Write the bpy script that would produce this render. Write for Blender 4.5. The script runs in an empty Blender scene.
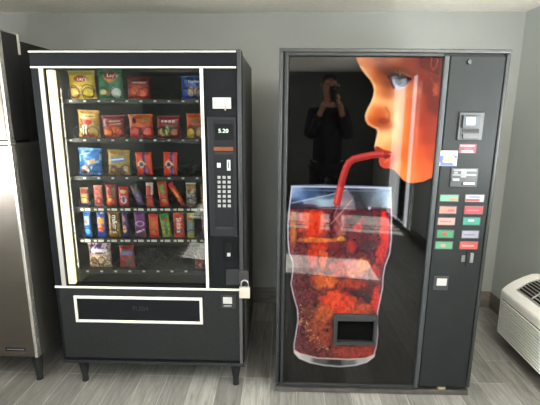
import bpy, math, random
import numpy as np
from mathutils import Matrix, Vector
random.seed(4); rng = np.random.default_rng(4)
S = bpy.context.scene; COL = S.collection

# ------------------------------------------------------------------ camera, world, lights, exposure
FP, PI_, YA, RO, ZC = 409.26, .2117, .0305, .0042, 1.529
cp, sp, cy_, sy_ = math.cos(PI_), math.sin(PI_), math.cos(YA), math.sin(YA)
FWD = np.array([-sy_*cp, cy_*cp, -sp]); RT = np.array([cy_, sy_, 0.]); UP = np.cross(RT, FWD)
R2 = RT*math.cos(RO)+UP*math.sin(RO); U2 = -RT*math.sin(RO)+UP*math.cos(RO)
cam = bpy.data.cameras.new('camera'); cam.sensor_fit = 'HORIZONTAL'; cam.sensor_width = 36
cam.lens = FP*36/540; cam.clip_start = .02
co = bpy.data.objects.new('camera', cam); COL.objects.link(co); S.camera = co
co.matrix_world = Matrix([[R2[i], U2[i], -FWD[i], (0, 0, ZC)[i]] for i in range(3)]+[[0, 0, 0, 1]])

S.view_settings.view_transform = 'Standard'; S.view_settings.look = 'None'
S.view_settings.gamma = 1; S.view_settings.exposure = 0.66
W = bpy.data.worlds.new('world'); S.world = W; W.use_nodes = True
W.node_tree.nodes['Background'].inputs[0].default_value = (.80, .90, 1, 1)
W.node_tree.nodes['Background'].inputs[1].default_value = 6.0

sun = bpy.data.lights.new('sun', 'SUN'); sun.energy = 112; sun.angle = .009; sun.color = (1, .98, .94)
so = bpy.data.objects.new('sun', sun); COL.objects.link(so); so.location = (5, 1, 4)
so.rotation_euler = Vector((-2.0, -.44, -2.05*.60)).to_track_quat('-Z', 'Y').to_euler()

def area(name, loc, direction, sx, sy, power, color):
    l = bpy.data.lights.new(name, 'AREA'); l.shape = 'RECTANGLE'; l.size = sx; l.size_y = sy
    l.energy = power; l.color = color
    o = bpy.data.objects.new(name, l); COL.objects.link(o); o.location = loc
    o.rotation_euler = Vector(direction).to_track_quat('-Z', 'Y').to_euler()
    return o
area('daylight_side_window', (1.62, 1.27, 1.47), (-1, .1, .9), .9, .9, 46, (.93, .98, 1))
area('daylight_glass_door', (1.66, -1.76, 1.05), (-1, .0, 0), .5, 1.9, 10, (.95, .98, 1))
area('daylight_door_sidelight', (1.66, -1.14, 1.05), (-1, .0, 0), .14, 1.9, 4, (.95, .98, 1))
area('added_left_fill', (-2.42, .95, 1.35), (1, -.1, .6), .8, 1.0, 72, (.96, .98, 1))  # added fill light from the unseen left side, for the right wall
area('added_ceiling_fill_light', (1.15, .6, 2.18), (0, .55, -1), .8, .5, 34, (1, .97, .92))  # added fill light from above, unseen, brightens the right wall and unit

area('added_rear_fill', (-.64, -3.13, 1.3), (0, 1, .9), 1.1, 1.2, 20, (.97, .98, 1))  # added frontal fill, unseen, set where neither machine's glass mirrors it

# ------------------------------------------------------------------ helpers
def lin(c):
    c = np.asarray(c, float)/255.
    return np.where(c <= .04045, c/12.92, ((c+.055)/1.055)**2.4)
def lc(c): return (*[float(v) for v in lin(c)], 1)

MATS = {}
def mat(name, rgb=(128, 128, 128), rough=.5, metal=0., spec=.5, coat=0., emit=None, es=0., noise=0., nscale=20., bump=0., bscale=200., stretch=None):
    if name in MATS: return MATS[name]
    m = bpy.data.materials.new(name); m.use_nodes = True; nt = m.node_tree; b = nt.nodes['Principled BSDF']
    b.inputs['Base Color'].default_value = lc(rgb); b.inputs['Roughness'].default_value = rough
    b.inputs['Metallic'].default_value = metal; b.inputs['Specular IOR Level'].default_value = spec
    b.inputs['Coat Weight'].default_value = coat; b.inputs['Coat Roughness'].default_value = .03
    if emit is not None:
        b.inputs['Emission Color'].default_value = lc(emit); b.inputs['Emission Strength'].default_value = es
    tc = nt.nodes.new('ShaderNodeTexCoord'); src = tc.outputs['Object']
    if stretch:
        mp = nt.nodes.new('ShaderNodeMapping'); mp.inputs['Scale'].default_value = stretch
        nt.links.new(src, mp.inputs[0]); src = mp.outputs[0]
    n = nt.nodes.new('ShaderNodeTexNoise'); n.inputs['Scale'].default_value = nscale; n.inputs['Detail'].default_value = 5
    nt.links.new(src, n.inputs['Vector'])
    mr = nt.nodes.new('ShaderNodeMapRange'); mr.inputs[1].default_value = .3; mr.inputs[2].default_value = .7
    mr.inputs[3].default_value = 1-noise; mr.inputs[4].default_value = 1+noise
    nt.links.new(n.outputs[0], mr.inputs[0])
    mx = nt.nodes.new('ShaderNodeVectorMath'); mx.operation = 'SCALE'; mx.inputs[0].default_value = lc(rgb)[:3]
    nt.links.new(mr.outputs[0], mx.inputs['Scale']); nt.links.new(mx.outputs[0], b.inputs['Base Color'])
    if bump:
        n2 = nt.nodes.new('ShaderNodeTexNoise'); n2.inputs['Scale'].default_value = bscale; n2.inputs['Detail'].default_value = 3
        nt.links.new(tc.outputs['Object'], n2.inputs['Vector'])
        bp = nt.nodes.new('ShaderNodeBump'); bp.inputs['Strength'].default_value = bump; bp.inputs['Distance'].default_value = .004
        nt.links.new(n2.outputs[0], bp.inputs['Height']); nt.links.new(bp.outputs[0], b.inputs['Normal'])
    MATS[name] = m; return m

def printed(name, rough=.35, spec=.5, coat=0.):
    if name in MATS: return MATS[name]
    m = bpy.data.materials.new(name); m.use_nodes = True; nt = m.node_tree; b = nt.nodes['Principled BSDF']
    a = nt.nodes.new('ShaderNodeAttribute'); a.attribute_name = 'print'
    nt.links.new(a.outputs['Color'], b.inputs['Base Color'])
    b.inputs['Roughness'].default_value = rough; b.inputs['Specular IOR Level'].default_value = spec
    b.inputs['Coat Weight'].default_value = coat; b.inputs['Coat Roughness'].default_value = .02
    MATS[name] = m; return m

def glass(name, tint=(.93, .96, .95)):
    m = bpy.data.materials.new(name); m.use_nodes = True; nt = m.node_tree; nt.nodes.clear()
    o = nt.nodes.new('ShaderNodeOutputMaterial'); mix = nt.nodes.new('ShaderNodeMixShader')
    t = nt.nodes.new('ShaderNodeBsdfTransparent'); t.inputs[0].default_value = (*tint, 1)
    g = nt.nodes.new('ShaderNodeBsdfGlossy'); g.inputs['Roughness'].default_value = .01
    fr = nt.nodes.new('ShaderNodeFresnel'); fr.inputs[0].default_value = 1.5
    nt.links.new(fr.outputs[0], mix.inputs[0]); nt.links.new(t.outputs[0], mix.inputs[1])
    nt.links.new(g.outputs[0], mix.inputs[2]); nt.links.new(mix.outputs[0], o.inputs[0])
    return m

class MB:
    def __init__(s): s.v = []; s.f = []
    def box(s, x0, x1, y0, y1, z0, z1):
        b = len(s.v)
        s.v += [(x0, y0, z0), (x1, y0, z0), (x1, y1, z0), (x0, y1, z0), (x0, y0, z1), (x1, y0, z1), (x1, y1, z1), (x0, y1, z1)]
        s.f += [tuple(b+i for i in q) for q in ((0, 3, 2, 1), (4, 5, 6, 7), (0, 1, 5, 4), (1, 2, 6, 5), (2, 3, 7, 6), (3, 0, 4, 7))]
        return s
    def tube(s, pts, r, n=8):
        pts = [Vector(p) for p in pts]; b = len(s.v); rr = r if isinstance(r, (list, tuple)) else [r]*len(pts)
        prev = None
        for i, p in enumerate(pts):
            t = (pts[min(i+1, len(pts)-1)]-pts[max(i-1, 0)]).normalized()
            a = prev if prev is not None else (Vector((0, 0, 1)) if abs(t.z) < .9 else Vector((1, 0, 0)))
            u = (a-t*a.dot(t)).normalized(); prev = u; w = t.cross(u)
            for k in range(n):
                an = 2*math.pi*k/n; s.v.append(tuple(p+(u*math.cos(an)+w*math.sin(an))*rr[i]))
        for i in range(len(pts)-1):
            for k in range(n):
                s.f.append((b+i*n+k, b+i*n+(k+1) % n, b+(i+1)*n+(k+1) % n, b+(i+1)*n+k))
        s.f.append(tuple(b+k for k in range(n))[::-1]); s.f.append(tuple(b+(len(pts)-1)*n+k for k in range(n)))
        return s
    def prism(s, poly, a0, a1, axis='y'):      # poly in the other two axes
        b = len(s.v); n = len(poly)
        for a in (a0, a1):
            for p, q in poly:
                s.v.append({'y': (p, a, q), 'x': (a, p, q), 'z': (p, q, a)}[axis])
        s.f.append(tuple(b+i for i in range(n))); s.f.append(tuple(b+n+i for i in range(n))[::-1])
        for i in range(n): s.f.append((b+i, b+(i+1) % n, b+n+(i+1) % n, b+n+i))
        return s
    def frame(s, x0, x1, z0, z1, t, y0, y1):
        s.box(x0, x0+t, y0, y1, z0, z1); s.box(x1-t, x1, y0, y1, z0, z1)
        s.box(x0+t, x1-t, y0, y1, z0, z0+t); s.box(x0+t, x1-t, y0, y1, z1-t, z1); return s
    def build(s, name, m, parent=None, bevel=0., smooth=False, label=None):
        me = bpy.data.meshes.new(name); me.from_pydata(s.v, [], s.f); me.update()
        import bmesh
        bm = bmesh.new(); bm.from_mesh(me); bmesh.ops.recalc_face_normals(bm, faces=bm.faces); bm.to_mesh(me); bm.free()
        me.materials.append(m)
        if smooth: me.polygons.foreach_set('use_smooth', [True]*len(me.polygons))
        o = bpy.data.objects.new(name, me); COL.objects.link(o)
        if parent is not None: o.parent = parent
        if bevel:
            bv = o.modifiers.new('bevel', 'BEVEL'); bv.width = bevel; bv.segments = 2; bv.limit_method = 'ANGLE'
        if label: o['label'] = label
        return o

def tag(o, label, cat, group=None):
    o['label'] = label; o['category'] = cat
    if group: o['group'] = group
    return o
def struct(o): o['kind'] = 'structure'; return o
def empty(name, M):
    o = bpy.data.objects.new(name, None); COL.objects.link(o); o.empty_display_size = .1; o.matrix_world = M; return o

class Frame:                                   # turns photo measurements into metres on a plane of a machine
    def __init__(s, M):
        s.M = np.array(M); s.Mi = np.linalg.inv(s.M); s.o = (s.Mi @ np.array([0, 0, ZC, 1]))[:3]
    def p(s, x, y, d=0.):
        r = FWD+R2*(x-270)/FP-U2*(y-202.5)/FP; r = s.Mi[:3, :3] @ r
        t = (d-s.o[1])/r[1]; q = s.o+r*t; return float(q[0]), float(q[2])
    def rect(s, x0, x1, y0, y1, d=0.):
        xm, ym = (x0+x1)/2, (y0+y1)/2
        return s.p(x0, ym, d)[0], s.p(x1, ym, d)[0], s.p(xm, y1, d)[1], s.p(xm, y0, d)[1]
    def box(s, mb, x0, x1, y0, y1, d0, d1):    # front face at d0
        a, b, c, e = s.rect(x0, x1, y0, y1, d0); mb.box(a, b, min(d0, d1), max(d0, d1), c, e); return mb
    def proj(s, P):                            # local Nx3 -> photo px
        Wd = P @ s.M[:3, :3].T+s.M[:3, 3]-np.array([0, 0, ZC]); dd = Wd @ FWD
        return 270+FP*(Wd @ R2)/dd, 202.5-FP*(Wd @ U2)/dd

def vnoise(x, y, sc, seed=0):
    x = np.asarray(x)/sc; y = np.asarray(y)/sc
    g = np.random.default_rng(seed).random((64, 64)); xi = np.floor(x).astype(int); yi = np.floor(y).astype(int)
    fx = x-xi; fy = y-yi; fx = fx*fx*(3-2*fx); fy = fy*fy*(3-2*fy)
    a = g[xi % 64, yi % 64]; b = g[(xi+1) % 64, yi % 64]; c = g[xi % 64, (yi+1) % 64]; d = g[(xi+1) % 64, (yi+1) % 64]
    return (a*(1-fx)+b*fx)*(1-fy)+(c*(1-fx)+d*fx)*fy
def sdist(x, y, poly):
    P = np.array(poly, float); n = len(P); ins = np.zeros(x.shape, bool); dm = np.full(x.shape, 1e9)
    for i in range(n):
        ax, ay = P[i]; bx, by = P[(i+1) % n]; dx, dy = bx-ax, by-ay; L = dx*dx+dy*dy+1e-9
        t = np.clip(((x-ax)*dx+(y-ay)*dy)/L, 0, 1); dm = np.minimum(dm, np.hypot(x-ax-t*dx, y-ay-t*dy))
        c = ((ay > y) != (by > y)) & (x < (bx-ax)*(y-ay)/((by-ay) if by != ay else 1e-9)+ax); ins ^= c
    return np.where(ins, dm, -dm)
def ldist(x, y, pts):
    dm = np.full(x.shape, 1e9)
    for (ax, ay), (bx, by) in zip(pts[:-1], pts[1:]):
        dx, dy = bx-ax, by-ay; L = dx*dx+dy*dy+1e-9
        t = np.clip(((x-ax)*dx+(y-ay)*dy)/L, 0, 1); dm = np.minimum(dm, np.hypot(x-ax-t*dx, y-ay-t*dy))
    return dm
def sm(d, w=.8): return np.clip(d/w+.5, 0, 1)
def over(c, a, rgb):
    rgb = np.asarray(rgb, float)
    c[...] = c*(1-a[:, None])+(rgb if rgb.ndim == 2 else rgb[None, :])*a[:, None]
def idw(x, y, pts, pw=3., gs=0):
    w = 0; acc = 0
    for px, py, *rgb in pts:
        k = np.exp(-((x-px)**2+(y-py)**2)/(2*gs*gs))+1e-6/(((x-px)**2+(y-py)**2)+6) if gs else 1/(((x-px)**2+(y-py)**2)+6)**(pw/2); acc = acc+k[:, None]*np.array(rgb, float)[None]; w = w+k
    return acc/w[:, None]

def grid_mesh(name, P, nu, nv, rgb, m, parent, skip=None, smooth=True):
    fs = []
    for j in range(nv-1):
        for i in range(nu-1):
            a = j*nu+i
            if skip is not None and skip[j, i]: continue
            fs.append((a, a+1, a+nu+1, a+nu))
    me = bpy.data.meshes.new(name); me.from_pydata(P.tolist(), [], fs); me.update()
    ca = me.color_attributes.new('print', 'FLOAT_COLOR', 'POINT')
    A = np.ones((len(P), 4), np.float32); A[:, :3] = lin(np.clip(rgb, 0, 255)); ca.data.foreach_set('color', A.ravel())
    me.materials.append(m)
    if smooth: me.polygons.foreach_set('use_smooth', [True]*len(me.polygons))
    o = bpy.data.objects.new(name, me); COL.objects.link(o)
    if parent is not None: o.parent = parent
    return o

def text(s, size, loc, m, parent, rot=0., name='lettering', sx=1., extr=.0004, label=None):
    c = bpy.data.curves.new(name, 'FONT'); c.body = s; c.size = size; c.align_x = 'CENTER'; c.align_y = 'CENTER'; c.extrude = extr
    t = bpy.data.objects.new(name, c); COL.objects.link(t); bpy.context.view_layer.update()
    me = bpy.data.meshes.new_from_object(t.evaluated_get(bpy.context.evaluated_depsgraph_get()))
    bpy.data.objects.remove(t); me.name = name
    R = Matrix.Rotation(rot, 4, 'Y') @ Matrix.Rotation(math.pi/2, 4, 'X') @ Matrix.Diagonal((sx, 1, 1, 1))
    me.transform(R); me.materials.clear(); me.materials.append(m)
    o = bpy.data.objects.new(name, me); COL.objects.link(o); o.location = loc
    if parent is not None: o.parent = parent
    if label: o['label'] = label
    return o

# ------------------------------------------------------------------ materials
black = mat('black_enamel', (24, 26, 28), .35, noise=.1)
blackm = mat('matte_black', (12, 12, 13), .7)
trimw = mat('ivory_trim', (196, 194, 184), .4, noise=.03)
steel = mat('brushed_steel', (94, 88, 81), .36, metal=.8, noise=.06, nscale=8, stretch=(1, 1, 40))
steels = mat('steel_side', (96, 95, 89), .38, metal=.6, noise=.12, nscale=5)
silver = mat('silver_metal', (175, 178, 178), .3, metal=.8)
white = mat('white_plastic', (232, 231, 224), .45, noise=.02)

# ------------------------------------------------------------------ room
XW, DW, HC, BH, XL_, YB = 1.704, 3.152, 2.245, .134, -2.5, -3.2
def wall_mat(name, rgb):
    return mat(name, rgb, .75, noise=.03, nscale=3, bump=.25, bscale=160)
wm = wall_mat('sage_grey_wall_paint', (153, 155, 150))
T = .12
def fm_mat():
    m = bpy.data.materials.new('grey_plank_tile'); m.use_nodes = True; nt = m.node_tree; b = nt.nodes['Principled BSDF']
    L = nt.links.new; N = nt.nodes.new
    tc = N('ShaderNodeTexCoord'); mp = N('ShaderNodeMapping'); mp.inputs['Rotation'].default_value = (0, 0, math.pi/2)
    mp.inputs['Location'].default_value = (-1.985, .06, 0)
    L(tc.outputs['Object'], mp.inputs[0])
    br = N('ShaderNodeTexBrick'); br.offset = .33; br.offset_frequency = 3; br.squash = 1
    br.inputs['Scale'].default_value = 1; br.inputs['Brick Width'].default_value = .69; br.inputs['Row Height'].default_value = .152
    br.inputs['Mortar Size'].default_value = .0022; br.inputs['Mortar Smooth'].default_value = .2; br.inputs['Bias'].default_value = 0
    br.inputs['Color1'].default_value = lc((104, 102, 98)); br.inputs['Color2'].default_value = lc((142, 140, 134)); br.inputs['Mortar'].default_value = lc((160, 156, 148))
    L(mp.outputs[0], br.inputs['Vector'])
    m2 = N('ShaderNodeMapping'); m2.inputs['Scale'].default_value = (26, 2.6, 1); L(tc.outputs['Object'], m2.inputs[0])
    n = N('ShaderNodeTexNoise'); n.inputs['Scale'].default_value = 1.6; n.inputs['Detail'].default_value = 8; n.inputs['Roughness'].default_value = .7; n.inputs['Distortion'].default_value = .8
    L(m2.outputs[0], n.inputs['Vector'])
    mr = N('ShaderNodeMapRange'); mr.inputs[1].default_value = .28; mr.inputs[2].default_value = .72; mr.inputs[3].default_value = .5; mr.inputs[4].default_value = 1.42
    L(n.outputs[0], mr.inputs[0])
    v = N('ShaderNodeVectorMath'); v.operation = 'SCALE'; L(br.outputs['Color'], v.inputs[0]); L(mr.outputs[0], v.inputs['Scale'])
    L(v.outputs[0], b.inputs['Base Color']); b.inputs['Roughness'].default_value = .42
    bp = N('ShaderNodeBump'); bp.inputs['Strength'].default_value = .35; bp.inputs['Distance'].default_value = .002
    L(n.outputs[0], bp.inputs['Height']); L(bp.outputs[0], b.inputs['Normal'])
    return m
fmt = fm_mat()
struct(MB().box(XL_-T, XW+T, YB-T, DW+T, -.1, 0).build('floor', fmt))
struct(MB().box(XL_-T, XW+T, YB-T, DW+T, HC, HC+.1).build('ceiling', mat('textured_ceiling', (243, 235, 224), .9, noise=.04, nscale=30, bump=.5, bscale=260)))
struct(MB().box(XL_-T, XW+T, DW, DW+T, 0, HC).build('wall_back', wm))

def wall_with_holes(name, axis, c0, c1, a0, a1, holes, m=None):
    mb = MB(); hs = sorted(holes)
    def bb(u0, u1, z0, z1):
        if u1 > u0 and z1 > z0:
            mb.box(c0, c1, u0, u1, z0, z1) if axis == 'x' else mb.box(u0, u1, c0, c1, z0, z1)
    u = a0
    for h0, h1, z0, z1 in hs:
        bb(u, h0, 0, HC); bb(h0, h1, 0, z0); bb(h0, h1, z1, HC); u = h1
    bb(u, a1, 0, HC); return struct(mb.build(name, m or wm))
slit = (.03, .60, .46, 1.80); rear_h = (-1.24, -.04, .55, 2.05); door_h = (-2.08, -1.03, 0, 2.03); win_h = (.80, 1.75, .95, 2.0)
wall_with_holes('wall_right', 'x', XW, XW+T, YB, DW, [slit, door_h, win_h], wall_mat('lit_tone_wall_paint', (176, 181, 177)))  # right wall colour lightened to stand in for light blocked by the machine
wall_with_holes('wall_rear', 'y', YB-T, YB, XL_, XW, [rear_h], wall_mat('shade_tone_wall_paint', (92, 93, 90)))  # rear wall colour darkened to imitate a dim room in the reflections
bbm = mat('wood_look_base_tile', (112, 106, 98), .5, noise=.3, nscale=6, stretch=(1, 1, 10))
struct(MB().box(XL_, XW, DW-.011, DW, 0, BH).build('baseboard_back', bbm, bevel=.002))
struct(MB().box(XW-.011, XW, -1.02, DW-.011, 0, BH).build('baseboard_right', bbm, bevel=.002))
fw = mat('window_frame_grey', (92, 94, 94), .4, noise=.04)
wg = glass('window_glass')
def opening(name, axis, c, h, bars):
    a0, a1, z0, z1 = h; t = .05; mb = MB(); p = MB()
    def bb(m_, u0, u1, q0, q1, w):
        m_.box(c-w, c+w, u0, u1, q0, q1) if axis == 'x' else m_.box(u0, u1, c-w, c+w, q0, q1)
    e = .0
    bb(mb, a0, a0+t, z0, z1, .03); bb(mb, a1-t, a1, z0, z1, .03); bb(mb, a0+t, a1-t, z0, z0+t, .03); bb(mb, a0+t, a1-t, z1-t, z1, .03)
    for k in bars: bb(mb, k-.03, k+.03, z0+t, z1-t, .028)
    bb(p, a0+t, a1-t, z0+t, z1-t, .003)
    r = struct(mb.build(name, fw)); p.build('pane', wg, r); return r
opening('window_1', 'x', XW+.06, win_h, [])
opening('door_1', 'x', XW+.06, door_h, [-1.43, -1.28])
opening('added_rear_window', 'y', YB-.06, rear_h, [])  # unseen window added to go with the rear fill light
wall_with_holes('wall_left', 'x', XL_-T, XL_, YB, DW, [(.45, 1.45, .8, 1.95)])  # hole in this wall is added for the left fill light
opening('added_left_window', 'x', XL_-.06, (.45, 1.45, .8, 1.95), [])  # unseen window added to go with the left fill light
# slit window: bare pane in the wall
r = struct(MB().frame(0, .1, 0, .1, .01, 0, .01).build('window_3', fw)); r.data.clear_geometry()
a0, a1, z0, z1 = slit; mb = MB(); x = XW+.06
for q in ((a0, a0+.01, z0, z1), (a1-.01, a1, z0, z1), (a0+.01, a1-.01, z0, z0+.01), (a0+.01, a1-.01, z1-.01, z1)): mb.box(x-.02, x+.02, *q)
r.data.from_pydata(mb.v, [], mb.f); r.data.update()
# unseen roller blind added over the side window (outside pane), keeps the sun out
struct(MB().box(XW+.004, XW+.010, win_h[0]-.0, win_h[1], win_h[2], win_h[3]).build('added_sun_blind', mat('added_blind_cloth', (225, 224, 216), .8, noise=.02), bevel=0))
struct(MB().box(-30, 30, -30, 30, -.35, -.3).build('ground_outside', mat('pavement', (150, 148, 142), .9, noise=.1)))

lamp = tag(empty('added_ceiling_fill', Matrix.Translation((1.15, .6, HC))), 'added flat white fill lamp on the ceiling behind the viewer', 'lamp')  # unseen fixture added to carry the ceiling fill light
MB().box(-.48, .48, -.28, .28, -.035, 0).build('fill_housing', white, lamp, bevel=.004)
MB().box(-.45, .45, -.25, .25, -.040, -.035).build('fill_diffuser', mat('lit_fill_diffuser', (240, 240, 235), .5, emit=(255, 250, 240), es=3.), lamp)

# ------------------------------------------------------------------ snack vending machine
SX0, SX1, SY, SH = -1.232, -.2025, 2.047, 1.83
MS = Matrix.Translation((SX0, SY, 0)); F = Frame(MS); SW = SX1-SX0
snack = tag(empty('snack_vending_machine', MS), 'black glass-front snack vending machine with ivory trim and a padlock, on four short legs', 'vending machine')
ZB = .148; DEP = .66
cab = mat('charcoal_pebbled_enamel', (36, 37, 37), .5, spec=.06, noise=.12, nscale=60, bump=.15, bscale=500)
inner = mat('interior_dark_grey', (52, 55, 52), .6, noise=.1)
sidem = mat('cabinet_side_grey', (70, 70, 68), .45, noise=.08)
zt = F.p(120, 67.5)[1]; zb = F.p(120, 287)[1]; xr = F.p(203, 170)[0]; xg0 = F.p(59, 170)[0]-.035
mb = MB()
mb.box(0, .03, .06, DEP, ZB, SH-.015); mb.box(SW-.022, SW, .06, DEP, ZB, SH-.015)
mb.box(.03, SW-.022, DEP-.03, DEP, ZB, SH-.015); mb.box(.03, SW-.022, .06, DEP-.03, SH-.06, SH-.015); mb.box(.03, SW-.022, .06, DEP-.03, ZB, ZB+.04)
mb.build('cabinet', sidem, snack, bevel=.003)
mb = MB(); XI = xr+.03
mb.box(.031, .05, .061, .60, zb-.05, SH-.065); mb.box(XI, XI+.01, .061, .60, zb-.05, SH-.065)
mb.box(.05, XI, .59, .60, zb-.05, SH-.065); mb.box(.05, XI, .061, .60, zb-.06, zb-.05); mb.box(.05, XI, .061, .59, SH-.072, SH-.065)
mb.build('interior_liner', inner, snack)
# door: ring around the glass
gx0 = xg0+.004
mb = MB()
mb.box(0, gx0, 0, .06, zb, zt); mb.box(xr, SW, 0.004, .06, zb, zt)
mb.box(0, SW, 0, .06, zt, SH); mb.box(0, SW, .003, .06, ZB+.02, zb)
door = mb.build('door', mat('door_black', (20, 22, 24), .5, spec=.06, noise=.1, nscale=40), snack, bevel=.003)
a, b, c, d = F.rect(62, 245, 293, 360)
MB().box(.02, SW-.025, -.004, .003, ZB+.035, zb-.012).build('kick_panel', cab, door, bevel=.002)
mb = MB(); mb.box(0, SW, -.006, .055, ZB, ZB+.018); mb.build('bottom_rail', black, snack, bevel=.002)
MB().box(SW-.024, SW-.008, -.006, .003, ZB+.02, zb-.012).build('edge_strip', sidem, door, bevel=.001)
MB().box(SW-.020, SW, -.007, 0.004, zb+.0, SH).build('hinge_strip', black, door, bevel=.002)
# ivory trims
def trim(x0, x1, z0, z1, name='trim'): MB().box(x0, x1, -.007, .001, z0, z1).build(name, trimw, door, bevel=.0015)
xe = F.p(236, 60)[0]
trim(.0, xe, F.p(120, 52.4)[1], F.p(120, 50.9)[1]); trim(.002, xe, zt-.003, zt+.005)
trim(0.0, F.p(241, 288)[0], zb-.009, zb+.002)
trim(xr-.001, xr+.0145, zb+.004, zt-.003)
xv = F.p(55.3, 170)[0]; MB().box(xv-.028, xv-.005, -.007, .001, zb+.004, zt-.003).build('edge_trim', mat('grey_trim', (150, 148, 142), .4), door, bevel=.0015); MB().box(xv-.005, xv, -.004, .001, zb+.004, zt-.003).build('gasket', blackm, door)
# light tube inside the glass at the left
MB().box(xv+.003, xv+.040, .004, .03, zb+.01, zt-.01).build('lamp_cover', mat('lit_lamp_cover', (214, 204, 168), .5, emit=(255, 236, 170), es=.2), snack, bevel=.004, label='glowing warm lamp strip')
il = bpy.data.lights.new('lamp_strip_light', 'AREA'); il.shape = 'RECTANGLE'; il.size = .03; il.size_y = .95; il.energy = 1.7; il.color = (1, .95, .8)
ilo = bpy.data.objects.new('lamp_strip_light', il); COL.objects.link(ilo); ilo.parent = snack; ilo.location = (xv+.045, .048, (zb+zt)/2)
ilo.rotation_euler = Vector((1, .18, 0)).to_track_quat('-Z', 'Y').to_euler()
pane = MB().box(xv, xr-.001, .016+.02, .020+.02, zb+.002, zt-.002).build('glass_pane', glass('machine_glass', (.93, .95, .94)), snack)
# trays
TY = [101.2, 140.3, 178.2, 209.6, 240.8, 271.4]; DL = .10; DBAG = .135
trm = mat('tray_grey', (34, 36, 34), .5, metal=.2, noise=.06); tagm = mat('price_tag', (190, 190, 180), .5)
coilm = mat('coil_wire', (44, 46, 44), .4, metal=.3)
trz = []; trays = []
tx0, tx1 = F.p(66, 170, DL)[0], F.p(206, 170, DL)[0]
for i, ty in enumerate(TY):
    z = F.p(140, ty-1.8, DL)[1]; z2 = F.p(140, ty+2.4, DL)[1]; trz.append(z-.006)
    mb = MB(); mb.box(tx0, tx1, DL, .52, z-.010, z-.006); mb.box(tx0, tx1, DL-.004, DL, z2, z)
    t = mb.build('tray', trm, snack); trays.append(t)
    if i in (3, 4):
        xs = [(s, 1.4, .9) for s in np.arange(82, 204, 13.3)]+[(s, 2.7, 1.1) for s in np.arange(87.6, 200, 13.3)]
    else: xs = [(s, 1.3, .8) for s in np.arange(70.6+(3 if i > 2 else 0), 200, 14.05)]
    for s, hw, hh in xs:
        m_ = MB(); F.box(m_, s-hw, s+hw, ty-hh, ty+hh, DL-.0055, DL-.004); m_.build('price_tag', tagm, t)
def coil(px, row, r=.0315, full=False):
    t = trays[row]; x = F.p(px, TY[row]-7, DBAG-.03)[0]; z = trz[row]+r+.0024; mb = MB(); w = .0021
    y0 = DBAG-.034
    if full:
        n = 7; pts = [(x+r*math.sin(a), y0+.36*a/(2*math.pi*n), z-r*math.cos(a)) for a in np.linspace(.4, 2*math.pi*n, n*18)]; mb.tube(pts, w, 5)
    else:
        pts = [(x+r*math.sin(a), y0+.010*a/6.28, z-r*math.cos(a)) for a in np.linspace(.5, 6.28, 20)]+[(x, y0+.05, z-r), (x, y0+.085, z-r)]
        pts += [(x+r*math.sin(a), y0+.09+.05*a/6.28, z-r*math.cos(a)) for a in np.linspace(.2, 6.28*3, 54)]; mb.tube(pts, w, 5)
    mb.build('coil', coilm, t, smooth=True)
for k in range(10): coil(74+14.2*k, 0, full=k in (6, 7))
for k in range(9): coil(79+13.9*k, 1)
for px in (84.5, 98, 112.5, 126, 143, 169.5): coil(px, 2)
for px in (184, 197.5): coil(px, 2, full=True)
for row in (3, 4):
    for k in range(10): coil((84.3 if row == 3 else 87.5)+(13.25 if row == 3 else 13.0)*k, row, .029)
for k in range(9): coil(94.5+12.9*k, 5, .028, full=k in (4, 5, 6, 7))

# ------------------------------------------------------------------ snacks
bagm = printed('printed_foil', .32, .5)
def paint(x, y, base, ops, namp, seed):
    c = np.tile(np.array(base, float), (len(x), 1))
    for o in ops:
        k, *q = o
        if k == 'r': x0, y0, x1, y1, col = q; a = sm(np.minimum(np.minimum(x-x0, x1-x), np.minimum(y-y0, y1-y)), .5)
        elif k == 'e': cx, cy, rx, ry, col = q; a = sm((1-np.hypot((x-cx)/rx, (y-cy)/ry))*min(rx, ry), .6)
        elif k == 'o': cx, cy, rx, ry, w, col = q; a = sm(w-np.abs((1-np.hypot((x-cx)/rx, (y-cy)/ry))*min(rx, ry)), .5)
        elif k == 'p': pts, col = q; a = sm(sdist(x, y, pts), .6)
        elif k == 'l': pts, w, col = q; a = sm(w-ldist(x, y, pts), .5)
        elif k == 'n': sc, th, col = q; a = sm((vnoise(x, y, sc, seed+5)-th)*6, 1)*.8
        over(c, a, col)
    n = vnoise(x, y, 2.2, seed)*.6+vnoise(x, y, 1.1, seed+1)*.4
    return c*(1+namp*(n-.5)*2)[:, None]
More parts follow.
